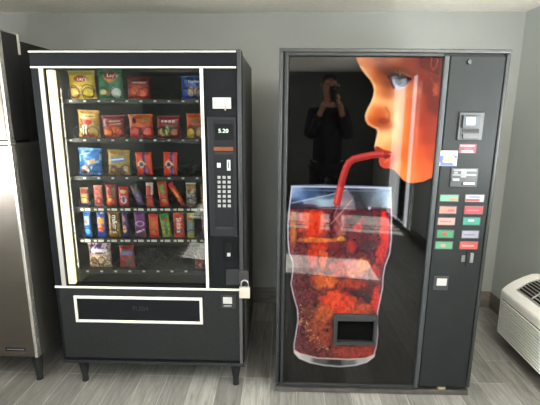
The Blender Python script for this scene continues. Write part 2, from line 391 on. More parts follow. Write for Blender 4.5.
def bag(name, row, x0, x1, y0, y1, base, ops, label, group, depth=.018, namp=.15, tilt=0., flare=.0, d=DBAG, crimp=.06, lift=0.):
    """foil bag: pillow with crimped top and bottom ends"""
    if tilt == 0 and x1-x0 > 12 and row < 3: tilt = .035*math.sin(x0*1.7)
    yb = y1; xa, xb, _, zt_ = F.rect(x0, x1, y0, y1, d); zb_ = F.p((x0+x1)/2, y1, d)[1]
    z0 = trz[row]+.0055; h = zt_-zb_; w = xb-xa; h = max(h, zt_-z0)
    nu = max(14, int((x1-x0)*1.6)); nv = max(20, int((y1-y0)*1.6))
    P = []; U = []
    for side in (0, 1):
        for j in range(nv):
            v = j/(nv-1)
            for i in range(nu):
                u = i/(nu-1); e = max(0, min(v-crimp, 1-crimp-v))
                prof = min(1, e/.16); prof = math.sin(prof*math.pi/2)**.8
                cu = max(0, 1-(2*u-1)**2)**.55; b = depth*prof*cu
                wr = .0012*math.sin(u*47+v*9)*(1-prof)+.0012*math.sin(u*9+v*21)*prof*cu
                pinch = 1-.055*prof+flare*(abs(v-.5)*2)**2
                X = (u-.5)*w*pinch; Y = (-(b+wr+.0006) if side == 0 else (b*.6+.0006+wr))
                P.append((X, Y, v*h)); U.append((x0+(x1-x0)*u, y1-(y1-y0)*v))
    P = np.array(P); U = np.array(U); n = nu*nv
    seed = abs(hash((x0, row))) % 1000 if False else int(x0*7+row*31)
    rgb = paint(U[:, 0], U[:, 1], base, ops, namp, seed)
    fs = []
    for s in (0, 1):
        for j in range(nv-1):
            for i in range(nu-1):
                a = s*n+j*nu+i; q = (a, a+1, a+nu+1, a+nu); fs.append(q if s == 0 else q[::-1])
    for j in range(nv-1):
        for i, fl in ((0, 0), (nu-1, 1)):
            a = j*nu+i; q = (a, a+nu, n+a+nu, n+a); fs.append(q if not fl else q[::-1])
    for i in range(nu-1):
        fs.append((i, n+i, n+i+1, i+1)); a = (nv-1)*nu+i; fs.append((a, a+1, n+a+1, n+a))
    me = bpy.data.meshes.new(name); me.from_pydata(P.tolist(), [], fs); me.update()
    ca = me.color_attributes.new('print', 'FLOAT_COLOR', 'POINT')
    A = np.ones((2*n, 4), np.float32); A[:, :3] = lin(255*(np.clip(rgb, 0, 255)/255)**1.2*.94); ca.data.foreach_set('color', A.ravel())
    me.materials.append(bagm); me.polygons.foreach_set('use_smooth', [True]*len(me.polygons))
    o = bpy.data.objects.new(name, me); COL.objects.link(o)
    cx = (xa+xb)/2; low = abs(math.sin(tilt))*w/2
    o.matrix_world = MS @ Matrix.Translation((cx-math.sin(tilt)*h/2, d, z0+low+lift)) @ Matrix.Rotation(tilt, 4, 'Y')
    tag(o, label, 'snack', group)
    def put(s, px, py, hpx, m, rot=0., sx=1., nm='lettering'):
        X, Z = F.p(px, py, d-depth); sc = hpx*1.45*SY/FP
        text(s, sc, (X-(cx-math.sin(tilt)*h/2), -depth-.004, Z-z0-low), m, o, rot, nm, sx)
    return o, put
txw = mat('letter_white', (240, 238, 228), .5); txd = mat('letter_dark', (40, 26, 20), .5)
CR = 'crisp bags on the top shelf'; R2G = 'snack bags on the second shelf'; R3G = 'snack packs on the third shelf'
Y_ = (226, 200, 30)
o, put = bag('crisp_bag', 0, 69, 96, 71, 98.5, (214, 186, 26), [('r', 69, 71, 96, 74, (200, 188, 90)), ('e', 82.5, 79, 6.8, 3, (176, 34, 26)), ('l', [(69, 86), (96, 86)], .3, (150, 120, 20)),
    ('e', 74, 91, 5.6, 5.6, (222, 170, 70)), ('o', 74, 91, 5.8, 5.8, .45, (120, 50, 20)), ('e', 73, 92, 3, 4, (226, 190, 110)), ('e', 89, 91, 5.6, 5.4, (232, 206, 40)), ('o', 89, 91, 6, 6, .45, (130, 70, 20))],
    'yellow crisp bag with a red oval logo, first on the top shelf', CR, .022)
put("Lay's", 82.5, 79, 2.9, txw, sx=1.25)
o, put = bag('crisp_bag', 0, 98, 123.5, 69.5, 98, (18, 122, 86), [('r', 98, 69.5, 124, 72, (60, 140, 110)), ('p', [(104, 75), (108, 72), (118, 72), (121, 75), (117, 80), (111, 83), (106, 79)], (206, 150, 60)), ('e', 112.5, 75.5, 7, 3.4, (160, 32, 30)),
    ('e', 117, 91, 5, 5.2, (196, 204, 200)), ('e', 104, 91, 4, 2.4, (214, 196, 120)), ('e', 109, 92, 2, 2.5, (190, 110, 50))],
    'green crisp bag with a red logo over gold, second on the top shelf', CR, .022)
put("Lay's", 112.5, 75.6, 3.4, txw, sx=1.2)
o, put = bag('crisp_bag', 0, 127.5, 150.5, 77, 98.5, (150, 34, 32), [('r', 127, 80, 151, 84, (110, 30, 34)), ('l', [(134, 82.5), (147, 82.5)], .7, (200, 150, 140)), ('e', 139, 91, 10, 6, (196, 48, 30)), ('e', 135, 90, 3.5, 3.5, (224, 120, 50)), ('e', 143, 93, 3.5, 3.5, (226, 110, 50))],
    'dark red crisp bag, third on the top shelf', CR, .018)
o, put = bag('crisp_bag', 0, 181, 202, 76, 98.5, (28, 74, 150), [('p', [(181, 98), (184, 90), (192, 84), (203, 84), (203, 98)], (32, 84, 178)), ('e', 191.5, 91, 3.2, 4.6, (210, 160, 100)), ('e', 198, 91, 3, 4.6, (218, 180, 130)), ('l', [(186, 76.5), (202, 77)], .5, (90, 140, 210)), ('n', 3, .75, (90, 150, 220))],
    'blue crisp bag with two tortilla chips pictured, last on the top shelf', CR, .02)
put('Doritos', 194, 81.5, 2.6, txw, sx=.95)
o, put = bag('snack_bag', 1, 78.5, 100.5, 111, 138.5, (190, 152, 76), [('r', 81, 114.5, 97, 119, (224, 194, 128)), ('l', [(83, 117), (95, 117)], .5, (120, 60, 30)), ('p', [(81, 119.5), (94, 121), (93, 125), (84, 126)], (186, 34, 34)), ('e', 85.5, 131, 4.6, 5.2, (236, 226, 206)),
    ('l', [(82, 126), (83.5, 131), (82, 136)], .5, (70, 30, 24)), ('l', [(86, 127), (86, 136)], .6, (60, 24, 22)), ('l', [(90, 126), (88.5, 131), (90, 136)], .5, (90, 30, 24)), ('r', 82, 135.5, 94, 138, (176, 30, 30)), ('e', 96, 127, 3, 2.2, (140, 150, 90))],
    'tan snack bag with cream and red centre, first on the second shelf', R2G, .02)
o, put = bag('snack_bag', 1, 102.5, 126, 115.5, 138, (134, 26, 34), [('l', [(111, 121.5), (122, 121.5)], .6, (210, 160, 150)), ('e', 113, 132, 9.5, 6, (206, 60, 34)), ('e', 108, 133, 4, 3, (230, 150, 50)), ('e', 116, 130, 4.4, 3, (226, 116, 46)), ('l', [(111, 125), (123, 124)], .5, (214, 150, 60))],
    'maroon snack bag with orange puffs pictured, second on the second shelf', R2G, .02)
o, put = bag('snack_bag', 1, 129, 153.5, 114.5, 137.5, (196, 92, 34), [('p', [(131, 127), (153, 126), (153, 138), (131, 138)], (198, 36, 40)), ('e', 136, 131, 3, 4, (226, 90, 90)), ('e', 147.5, 131, 4.2, 4.4, (230, 110, 100)), ('e', 135.5, 120.5, 2.2, 2.8, (60, 34, 20)), ('e', 147, 119, 5, 2.6, (170, 120, 50)), ('e', 141, 132, 1.6, 4.5, (120, 24, 24))],
    'orange-topped red snack bag, third on the second shelf', R2G, .02)
o, put = bag('snack_bag', 1, 157, 181, 116, 138.5, (140, 28, 42), [('r', 162, 120, 176, 122.6, (206, 180, 180)), ('l', [(165, 119), (165, 124)], .4, (140, 28, 42)), ('l', [(169, 119), (169, 124)], .4, (140, 28, 42)), ('l', [(173, 119), (173, 124)], .4, (140, 28, 42)), ('e', 163, 132, 3.6, 4.2, (196, 170, 110)), ('e', 168.5, 130, 6, 5, (54, 110, 60)), ('e', 168, 131, 2, 5, (206, 190, 120)), ('e', 175, 132, 3.4, 3.4, (196, 120, 80))],
    'crimson snack bag with a green patch and pale block letters, on the second shelf', R2G, .02)
o, put = bag('snack_bag', 1, 186.5, 204, 113.5, 138, (204, 96, 30), [('e', 196, 121, 5.5, 2.4, (130, 90, 60)), ('r', 188, 125, 205, 138, (170, 40, 34)), ('e', 191, 133, 3.6, 5, (226, 200, 70)), ('e', 200.5, 132, 3.6, 5.4, (200, 176, 130)), ('l', [(195.5, 127), (195.5, 138)], .7, (80, 24, 20))],
    'orange snack bag with yellow and red front, last on the second shelf', R2G, .02)
o, put = bag('cookie_bag', 2, 79, 102.5, 148.5, 175.5, (32, 116, 186), [('e', 86, 170, 4, 4.4, (196, 130, 80)), ('p', [(88, 161), (96, 159), (98, 163), (90, 165)], (220, 170, 130)), ('l', [(82, 155), (92, 153)], .8, (150, 200, 230)), ('n', 3, .72, (180, 214, 236)), ('e', 85, 172, 2, 2.6, (90, 50, 34))],
    'bright blue cookie bag, first on the third shelf', R3G, .02)
o, put = bag('cookie_bag', 2, 108, 130.5, 150, 175, (176, 146, 64), [('p', [(111, 158), (126, 156), (127, 161), (112, 163)], (96, 130, 190)), ('l', [(113, 160), (125, 158.5)], .7, (220, 226, 236)), ('e', 114, 170, 4.4, 4.4, (110, 76, 50)), ('e', 122, 171, 4.4, 4, (120, 84, 54)), ('e', 114, 170, 2, 2, (170, 130, 90)), ('e', 127, 168, 2, 3, (200, 180, 150))],
    'gold cookie bag with dark cookies pictured, second on the third shelf', R3G, .02)
for n_, (xx, lab) in enumerate(((136, 'orange peanut-cup pack with a violet stripe, left of its twin on the third shelf'), (163.3, 'orange peanut-cup pack with a violet stripe, right of its twin on the third shelf'))):
    w = 16.6 if n_ == 0 else 14.5
    bag('candy_pack', 2, xx, xx+w, 152.5, 175.2, (224, 72, 30), [('r', xx+7.4, 152, xx+10.2, 176, (70, 50, 140)), ('p', [(xx+.5, 164), (xx+5.5, 159), (xx+11, 164), (xx+5.5, 169)], (236, 170, 60)), ('e', xx+5.6, 164, 3.2, 3.2, (220, 200, 190)), ('e', xx+6, 164, 2, 2, (56, 56, 130)), ('l', [(xx+12.6, 152), (xx+12.6, 176)], .3, (150, 40, 20))],
        lab, R3G, .012, namp=.07, crimp=.02)
B4 = 'candy bars on the fourth shelf'; B5 = 'candy bars on the fifth shelf'
def bar(row, x0, x1, y0, y1, base, ops, label, tilt=0., g=None): return bag('candy_bar', row, x0, x1, y0, y1, base, ops, label, g or (B4 if row == 3 else B5), .010, .16, tilt, crimp=.05)
bar(3, 80.5, 89, 188, 206.5, (196, 150, 104), [('r', 82, 189, 89, 194, (150, 36, 34)), ('e', 84.5, 199, 3, 3.5, (214, 186, 120)), ('r', 80, 203.5, 90, 208, (70, 80, 140))], 'tan and red candy bar with a blue foot, first on the fourth shelf')
bar(3, 94, 103, 185.5, 206.5, (206, 140, 120), [('e', 97, 192, 2.6, 4, (200, 50, 50)), ('e', 99, 201, 3, 4, (190, 30, 34)), ('e', 99, 201, 1.2, 1.8, (230, 160, 150))], 'pink candy bar with red rings, second on the fourth shelf')
bar(3, 106, 117, 185, 207, (170, 50, 34), [('r', 112, 186, 116, 197, (110, 80, 40)), ('e', 110, 201, 4.5, 5, (222, 90, 34)), ('e', 110, 200, 1.8, 2, (240, 210, 60))], 'red-orange candy bar with a yellow spark, third on the fourth shelf')
bar(3, 119, 129, 187.5, 207, (204, 34, 40), [('e', 124, 192, 3, 2, (214, 190, 130)), ('e', 124.2, 200, 3.4, 4.2, (196, 180, 196)), ('e', 124, 200, 1.6, 3, (120, 60, 100))], 'bright red candy bar with a pale oval, fourth on the fourth shelf')
bar(3, 134, 141, 185.5, 207.5, (92, 66, 110), [('r', 133, 186, 142, 193, (96, 84, 88)), ('e', 138, 200, 2.5, 4, (130, 100, 160))], 'narrow leaning purple candy bar on the fourth shelf', tilt=-.30)
bar(3, 146, 153.6, 183, 207, (206, 70, 50), [('r', 146, 183, 154, 186, (226, 220, 214)), ('r', 151.5, 183, 154, 196, (220, 214, 206)), ('r', 146, 195, 154, 196.5, (120, 60, 50)), ('r', 147, 197, 152, 205, (220, 90, 66))], 'coral candy bar with a white top on the fourth shelf', tilt=.03)
bar(3, 158.5, 168, 182, 207, (206, 76, 34), [('p', [(160, 186), (164, 184), (166, 194), (162, 195)], (110, 170, 60)), ('e', 164, 201, 3, 4, (220, 120, 60))], 'orange candy bar with a green patch on the fourth shelf', tilt=-.08)
bar(3, 174.2, 179.6, 182.5, 208.5, (216, 92, 34), [('r', 174, 182, 180, 187, (180, 40, 34)), ('r', 174, 203, 180, 209, (180, 44, 34)), ('l', [(177, 190), (177, 201)], .7, (240, 170, 80))], 'thin orange candy bar leaning steeply to the left on the fourth shelf', tilt=-.52)
bar(3, 186, 196.5, 182.5, 206.5, (146, 116, 92), [('r', 186, 182.5, 197, 184.2, (220, 216, 206)), ('r', 187.5, 185.5, 195.5, 189, (190, 130, 40)), ('r', 188, 194, 195, 203, (120, 122, 124)), ('n', 1.4, .6, (190, 190, 186))], 'brown and grey candy bar with a white crimped top on the fourth shelf')
bar(3, 200.5, 206, 184, 206.5, (150, 116, 96), [('e', 203, 200, 2.4, 5, (196, 150, 110))], 'tan candy bar half hidden by the ivory trim, last on the fourth shelf')
bar(4, 84, 91.5, 212, 237, (40, 120, 200), [('r', 85, 216, 90, 225, (190, 210, 230)), ('e', 88, 231, 2.5, 4, (60, 170, 230)), ('e', 87, 222, 2, 2, (200, 150, 130))], 'sky blue candy bar, first on the fifth shelf')
bar(4, 97, 106.5, 211.5, 238, (30, 80, 176), [('r', 98, 218, 105, 225, (214, 160, 70)), ('e', 101.5, 229, 3.6, 4, (226, 110, 34)), ('e', 103, 214, 2, 1, (210, 220, 236))], 'blue and orange candy bar, second on the fifth shelf')
o, put = bar(4, 108.7, 120.3, 212, 238, (176, 132, 36), [('r', 111, 215, 118, 233, (96, 70, 36))], 'mustard candy bag with white letters running down it, third on the fifth shelf')
put("m&m's", 115, 224, 5.4, txw, rot=math.pi/2)
bar(4, 122.5, 129, 212, 237.5, (86, 66, 130), [('e', 125, 229, 2, 4, (226, 170, 140)), ('e', 125, 219, 1.6, 3, (180, 130, 130)), ('r', 122, 234, 130, 238, (60, 60, 140))], 'slim violet candy bar with a peach centre on the fifth shelf')
bar(4, 134.7, 146, 212, 238, (126, 52, 134), [('o', 140.5, 224, 4, 2.4, .5, (200, 160, 206)), ('l', [(137, 232.5), (144, 230)], 1, (226, 206, 214)), ('r', 136, 234.5, 146, 238, (120, 90, 80))], 'broad purple candy bar on the fifth shelf')
bar(4, 149, 158.8, 214.5, 238, (222, 74, 30), [('e', 154, 226, 2.8, 7, (206, 120, 40)), ('r', 149, 215, 159, 217, (200, 50, 30))], 'vivid orange candy bar on the fifth shelf')
bar(4, 161, 170.5, 215.5, 239, (146, 170, 50), [('p', [(160, 215), (171, 215), (168, 224), (162, 222)], (50, 150, 70)), ('e', 167, 221, 1.6, 2.4, (190, 60, 50)), ('e', 166, 230, 1.8, 6, (50, 130, 90)), ('e', 163.5, 232, 1.4, 4, (214, 200, 60))], 'lime green candy bar leaning right on the fifth shelf', tilt=-.12)
o, put = bar(4, 173.5, 184.5, 212, 238, (192, 34, 44), [('n', 2, .7, (220, 120, 60))], 'red candy bag with large white letters running down it on the fifth shelf')
put('Skittles', 179, 225, 5.4, txw, rot=math.pi/2, sx=.75)
bar(4, 187, 194.5, 212.5, 238.5, (168, 164, 60), [('e', 190.5, 218, 2.5, 2.5, (150, 60, 50)), ('r', 188, 222, 193.5, 233, (130, 150, 170)), ('r', 187, 233, 195, 238, (190, 186, 60))], 'yellow candy bar with a grey-blue middle on the fifth shelf')
bar(4, 201.5, 207.5, 214, 238.5, (110, 80, 140), [('e', 204, 224, 2, 6, (210, 140, 150))], 'mauve candy bar half hidden by the ivory trim, last on the fifth shelf')
R6 = 'snack bags on the bottom shelf'
o, put = bag('snack_bag', 5, 89, 112, 245.5, 269.3, (176, 152, 124), [('p', [(92, 246), (110, 245), (110, 255), (90, 256)], (84, 46, 120)), ('l', [(94, 252), (108, 252)], 1.5, (214, 200, 220)), ('n', 1.6, .62, (226, 210, 196)), ('e', 95, 262, 3.2, 3.2, (150, 100, 60)), ('o', 95, 262, 3.2, 3.2, .4, (80, 50, 40)), ('e', 103, 262, 3.4, 3.4, (206, 180, 150)), ('o', 103, 262, 3.6, 3.6, .4, (90, 60, 40))],
    'purple-topped tan snack bag, first on the bottom shelf', R6, .02)
o, put = bag('snack_bag', 5, 119.5, 135, 245, 267, (140, 44, 48), [('r', 122, 250.5, 133.5, 254.5, (70, 130, 180)), ('n', 1.8, .66, (200, 70, 70)), ('e', 131, 261, 2.6, 4, (120, 84, 84))],
    'dark red snack bag with a light blue band, second on the bottom shelf', R6, .015)
o, put = bag('snack_bag', 5, 195, 208, 259, 268.8, (150, 60, 50), [('n', 1.8, .55, (196, 150, 130))],
    'low reddish snack bag lying at the right end of the bottom shelf', R6, .02)

# ---- right-hand control section of the snack machine
def part(name, x0, x1, y0, y1, d0, d1, m, parent, bevel=.001, FR=None, label=None):
    mb = MB(); (FR or F).box(mb, x0, x1, y0, y1, d0, d1); return mb.build(name, m, parent, bevel, label=label)
lbl = mat('pale_label', (164, 164, 160), .5); slate = mat('slate_panel', (24, 26, 29), .5, spec=.2, noise=.06)
x0_, x1_, z0_, z1_ = F.rect(212.6, 231, 97.5, 108.6, -.002)
stk = MB().box(x0_, x1_, -.003, .004, z0_, z1_).build('bill_sticker', lbl, snack, bevel=.001)
mb = MB(); a, b, c, d = F.rect(214.6, 229.3, 99.2, 106.7, -.003); mb.frame(a, b, c, d, .0022, -.0038, -.003); mb.build('printed_outline', mat('outline_grey', (120, 118, 116), .5), stk)
part('printed_hand', 224.5, 226, 104, 110.5, -.0045, -.003, mat('label_pinkgrey', (140, 126, 124), .5), stk, 0)
pn = part('control_panel', 208.5, 236.5, 116.5, 236.5, -.004, .004, slate, snack, .003)
part('panel_inlay', 213.5, 233.5, 120, 228, -.006, -.004, mat('inlay_dark', (15, 17, 20), .5, spec=.2), pn, .001)
part('display_window', 214.5, 233, 124, 140, -.008, -.006, mat('display_black', (8, 9, 10), .6, spec=.15), pn, .001)
X, Z = F.p(223.3, 131.8, -.009); text('5.20', 3.7*1.4*SY/FP, (X, -.0088, Z+.004), mat('display_digits', (190, 205, 196), .5, emit=(190, 215, 200), es=.45), pn, 0, 'display_digits', 1.15)
part('amber_strip', 213.8, 233.3, 147, 151, -.009, -.006, mat('amber_plastic', (98, 56, 26), .5, spec=.2, noise=.15), pn, .001, label='brown amber strip')
part('bill_slot', 214.5, 233, 152, 154.5, -.007, -.006, blackm, pn, 0)
part('push_button', 217, 220.6, 163, 167.6, -.010, -.006, mat('button_grey', (176, 178, 176), .4), pn, .0008)
part('coin_slot_plate', 227, 230.4, 160, 170.5, -.009, -.006, silver, pn, .0008)
part('coin_slot', 228.2, 229.2, 162, 168.5, -.0098, -.009, blackm, pn, 0)
for r in range(7):
    for c in range(3):
        cx = 219.0+c*5.0+r*.05; cyy = 177.4+r*4.75
        part('key', cx-1.5, cx+1.5, cyy-1.4, cyy+1.4, -.0085, -.006, mat('key_grey', (132, 134, 131), .45), pn, .0006)
part('panel_slot', 216, 233, 227, 229.5, -.0066, -.004, blackm, pn, 0)
lk = part('lock_handle', 224.5, 232.5, 241.5, 259.5, -.012, -.004, mat('deep_black', (8, 8, 9), .5, spec=.15), snack, .002)
part('lock_cylinder', 227, 230.4, 253, 256.5, -.016, -.012, silver, lk, .001, label='small silver lock cylinder')
part('textured_plate', 226, 239.5, 269.8, 285, -.0065, .004, mat('rough_black', (24, 24, 26), .8, noise=.5, nscale=120, bump=.6, bscale=900), snack, .001)
hp = part('hasp', 239, 248.5, 271, 283.5, -.012, -.006, mat('hasp_grey', (44, 43, 42), .5, metal=.3), snack, .001)
cr = part('coin_return', 221, 235.5, 295.3, 308.3, -.006, .001, black, snack, .001)
part('return_label', 223, 232, 297.3, 303.8, -.008, -.006, lbl, cr, .0005, label='white coin return label')
part('return_lip', 223.5, 231.5, 305.2, 307, -.010, -.006, mat('mid_grey', (110, 110, 108), .4), cr, .0008)
# delivery door
fr = MB(); a, b, c, d = F.rect(75, 202.5, 296.8, 323, -.008); fr.frame(a, b, c, d, .015, -.012, -.003)
dd = fr.build('delivery_frame', trimw, snack, bevel=.002)
MB().box(a+.014, b-.014, -.007, -.0035, c+.014, d-.014).build('delivery_flap', mat('flap_black', (13, 15, 18), .4, spec=.2, noise=.1), dd, bevel=.001)
text('PUSH', .036, ((a+b)/2+.01, -.0073, (c+d)/2+.006), mat('emboss_dark', (34, 36, 40), .4), dd, 0, 'lettering')
for lx, ly in ((.09, .05), (SW-.055, .05), (.09, DEP-.08), (SW-.055, DEP-.08)):
    MB().tube([(lx, ly, ZB), (lx, ly, ZB-.03), (lx, ly, .03), (lx, ly, 0)], [.030, .028, .016, .018], 14).build('leg', blackm, snack, smooth=False)

# padlock
px_, pz_ = F.p(244.7, 281, -.02); ML = MS @ Matrix.Translation((px_, -.022, F.p(244.7, 297.5, -.02)[1]))
lock = tag(empty('padlock', ML), 'silver padlock hanging from the hasp at the right edge of the snack machine', 'padlock')
w = (F.p(249.9, 290, -.02)[0]-F.p(239.3, 290, -.02)[0])/2; h = F.p(244, 287, -.02)[1]-F.p(244, 297.8, -.02)[1]
MB().box(-w, w, -.010, .010, 0, h).build('lock_body', mat('brushed_lock', (188, 180, 168), .35, metal=.5, noise=.05), lock, bevel=.002)
rs = w*.66; top = F.p(244, 280.5, -.02)[1]-F.p(244, 287, -.02)[1]-rs
pts = [(-rs, 0, h-.003), (-rs, 0, h+top)]+[(-rs*math.cos(t), 0, h+top+rs*math.sin(t)) for t in np.linspace(0, math.pi, 11)]+[(rs, 0, h+top), (rs, 0, h-.003)]
MB().tube(pts, .0036, 10).build('shackle', silver, lock, smooth=True)

# ------------------------------------------------------------------ soda vending machine
RX, RY, RYA, RTI, RW, RH = -.0297, 2.0266, .0089, .0049, 1.0774, 1.8289
MR = Matrix.Translation((RX+RW*math.cos(RYA), RY+RW*math.sin(RYA), 0)) @ Matrix.Rotation(RYA, 4, 'Z') @ Matrix.Rotation(RTI, 4, 'Y')
G = Frame(MR)
soda = tag(empty('soda_vending_machine', MR), 'tall dark drinks vending machine with a printed face sipping cola through a straw', 'vending machine')
sg = mat('soda_charcoal', (28, 30, 30), .45, spec=.25, noise=.10, nscale=30, bump=.05, bscale=500)
sdk = mat('soda_dark', (36, 38, 38), .4, noise=.15, nscale=25)
MB().box(-RW+.004, -.004, .095, .80, .052, RH-.004).build('cabinet', sdk, soda, bevel=.004)
mb = MB(); mb.box(-RW+.0, 0, .004, .78, .0, .030); mb.build('base', mat('worn_base', (74, 70, 66), .6, noise=.3, nscale=14), soda, bevel=.004)
MB().box(-RW+.03, -.03, .035, .76, .030, .052).build('base_gap', blackm, soda)
part('levelling_block', 438, 445.5, 387.2, 390.6, .012, .03, mat('tan_block', (196, 178, 130), .6), soda, .001, G, 'tan block')
mb = MB(); mb.box(-RW, 0, 0.012, .09, .052, RH)
door2 = mb.build('door', sg, soda, bevel=.006)
P0 = G.p(292, 57.5); px1 = G.p(442.7, 58)[0]; pzt = G.p(350, 57.5)[1]; pzb = G.p(345, 382.5)[1]; pxl = G.p(286.5, 230)[0]
pxr = (G.p(442.3, 70)[0]+G.p(417.5, 330)[0])/2
rad = .035
# the printed panel
def art(x, y):
    c = np.tile(np.array([4., 4, 4]), (len(x), 1)); n1 = vnoise(x, y, 5, 1); n2 = vnoise(x, y, 2.2, 2); n3 = vnoise(x, y, 1.3, 3); n4 = vnoise(x, y, 11, 4)
    over(c, np.clip((y-60)/330, 0, 1)*.25*(n4*.5+.5), (16, 18, 17))
    face = [(354.5, 50), (355.5, 57), (358, 63), (361.5, 69), (366, 75), (370.3, 80), (373, 85), (374, 90), (373.2, 96), (371, 102), (368.3, 107), (366, 112), (365, 116), (365.6, 120.5), (368, 124.5), (372, 127), (376.5, 129), (377.5, 132), (376.6, 137),
            (375.4, 142), (374.3, 147), (376, 151), (381, 154), (379, 157.5), (378.6, 161), (380, 165.5), (383.5, 168.2), (388, 168.6), (392, 168.8), (396.5, 172.5), (400, 177), (404, 181), (409, 183), (414, 183.2), (424, 181.5), (432.5, 177.5), (436, 150), (444, 50)]
    sd = sdist(x, y, face)
    fc = idw(x, y, [(360, 60, 214, 138, 92), (370, 64, 186, 104, 62), (380, 60, 150, 78, 46), (395, 60, 178, 92, 56), (410, 60, 150, 66, 44), (425, 60, 118, 40, 36), (438, 60, 110, 38, 36),
        (366, 72, 236, 170, 122), (374, 76, 206, 122, 72), (381, 72, 120, 60, 36), (390, 70, 128, 62, 36), (400, 68, 140, 70, 44), (384, 80, 196, 108, 58), (389, 79, 90, 44, 30), (389, 84, 130, 66, 38), (376, 90, 236, 170, 112), (383, 92, 214, 122, 66), (388, 94, 172, 88, 46),
        (396, 92, 236, 180, 140), (404, 92, 222, 156, 110), (412, 88, 206, 120, 78), (420, 80, 150, 60, 44), (430, 85, 128, 46, 38), (375, 100, 254, 206, 146), (383, 102, 252, 196, 134), (392, 104, 246, 200, 148), (400, 104, 240, 172, 116), (410, 104, 222, 124, 78), (420, 104, 178, 74, 46), (432, 104, 130, 40, 34),
        (368, 112, 250, 200, 140), (370, 120, 226, 120, 62), (376, 112, 226, 124, 58), (382, 112, 206, 96, 44), (381, 119, 188, 80, 38), (389, 114, 240, 172, 106), (374, 124, 206, 96, 48), (380, 124, 150, 54, 28), (386, 124, 200, 100, 52), (395, 118, 250, 214, 164), (404, 118, 240, 160, 98), (412, 118, 220, 110, 64), (424, 118, 176, 62, 40),
        (380, 132, 254, 216, 158), (379, 140, 252, 206, 140), (386, 136, 252, 214, 158), (394, 134, 252, 206, 146), (390, 146, 244, 170, 104), (402, 136, 240, 150, 84), (414, 136, 226, 104, 52), (428, 136, 184, 64, 38), (398, 152, 236, 140, 78), (408, 154, 236, 124, 56), (420, 154, 232, 104, 44), (431, 154, 208, 80, 38),
        (397, 166, 244, 164, 96), (404, 174, 246, 160, 88), (414, 179, 240, 140, 68), (426, 176, 236, 118, 50), (412, 166, 242, 130, 56), (424, 164, 236, 112, 44), (386, 158, 206, 84, 48), (385, 166, 230, 96, 64)], 3.4, 4.6)
    over(c, sm(sd, .9), fc)
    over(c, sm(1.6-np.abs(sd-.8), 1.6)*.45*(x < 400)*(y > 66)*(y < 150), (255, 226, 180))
    # lips
    over(c, sm(sdist(x, y, [(374.3, 147), (377.5, 146.2), (384, 150), (391, 151.5), (393.5, 153), (386, 154.2), (380, 154.4), (375.5, 152)]), 1.), (180, 44, 30))
    over(c, sm(sdist(x, y, [(379.5, 157), (384, 154.6), (392, 153.8), (393.5, 156), (392, 163), (388, 168), (383, 167.4), (379.6, 163.5)]), 1.2), (222, 84, 56))
    over(c, sm(sdist(x, y, [(382, 156.2), (386, 154.2), (391, 155), (389, 158), (385, 159)]), 1.)*.8, (120, 30, 22))
    over(c, sm(1-ldist(x, y, [(385, 162), (388, 159.5)]), 1.)*.5, (250, 160, 130))
    # nostril
    over(c, sm((1-np.hypot((x-384)/5.2, (y-121)/3.2))*3, 2.)*.5, (150, 50, 24))
    over(c, sm(1.3-np.abs(ldist(x, y, [(386, 108), (389.5, 114), (389, 121)])), 2.)*.35, (170, 70, 34))
    # eye
    eye = [(391.5, 77.5), (394, 75.5), (400, 76.2), (409.5, 79.2), (408, 83), (404, 87.5), (398, 90), (394.5, 88), (392.5, 83)]
    over(c, sm(sdist(x, y, eye), 1.), (172, 176, 194))
    over(c, sm((1-np.hypot((x-402.2)/6.8, (y-80.8)/6))*5, 1.2)*sm(sdist(x, y, eye), 1.), (92, 104, 128))
    over(c, sm((1-np.hypot((x-399.6)/2.5, (y-82.2)/2.7))*3, 1.)*sm(sdist(x, y, eye), 1.), (24, 26, 34))
    over(c, sm(.8-np.hypot(x-397.6, y-79.8), .8)*.6, (240, 244, 250))
    over(c, sm(2.2-ldist(x, y, [(394, 76.5), (400, 77), (408, 80)]), 3.)*.55, (40, 26, 34))
    over(c, sm(1.5-ldist(x, y, [(389, 76.5), (392.5, 73.8), (398, 74), (404, 76.5), (410, 79)]), 1.2), (50, 26, 24))
    over(c, sm(1.-ldist(x, y, [(390.5, 77), (391.5, 83), (394, 88)]), 1.5)*.7, (84, 40, 28))
    over(c, sm(.7-ldist(x, y, [(394.5, 89), (399, 91.5), (405, 88.5), (409, 84)]), 1.)*.6, (226, 150, 130))
    over(c, sm(2.2-ldist(x, y, [(386, 73), (394, 69), (404, 70), (414, 75)]), 3.)*.45, (96, 44, 28))
    # hair wisps
    for pts in ([(432, 58), (430.5, 64), (433, 70), (436.5, 66), (438, 60)], [(434, 84), (438, 87), (433, 90), (437.5, 94), (433.5, 95.5)], [(431, 78), (434, 84), (438.5, 83)]):
        over(c, sm(.8-ldist(x, y, pts), 1.2)*.35, (216, 128, 86))
    over(c, sm((1-np.hypot((x-435.5)/3.2, (y-90)/5.5))*3, 2.)*.5, (214, 120, 78))
    # glass of cola
    gl = [(291.5, 186), (391.3, 187.5), (391.9, 207), (391.8, 239), (390, 254), (385.5, 266), (383.6, 276), (383, 288), (380.6, 300), (378, 312), (377.6, 322), (378.2, 334), (377, 345), (374.4, 357), (367, 362.6), (355, 366), (340, 367.2), (325, 366.2), (310, 363.2), (299, 358.6), (294, 353), (293.6, 345), (295.6, 333), (297.6, 320), (297, 309),
          (293.4, 297), (290.6, 284), (292.6, 270), (292.4, 262), (288.8, 253), (287.6, 240), (287.6, 226), (288.8, 209)]
    gd = sdist(x, y, gl); ga = sm(gd, .9)
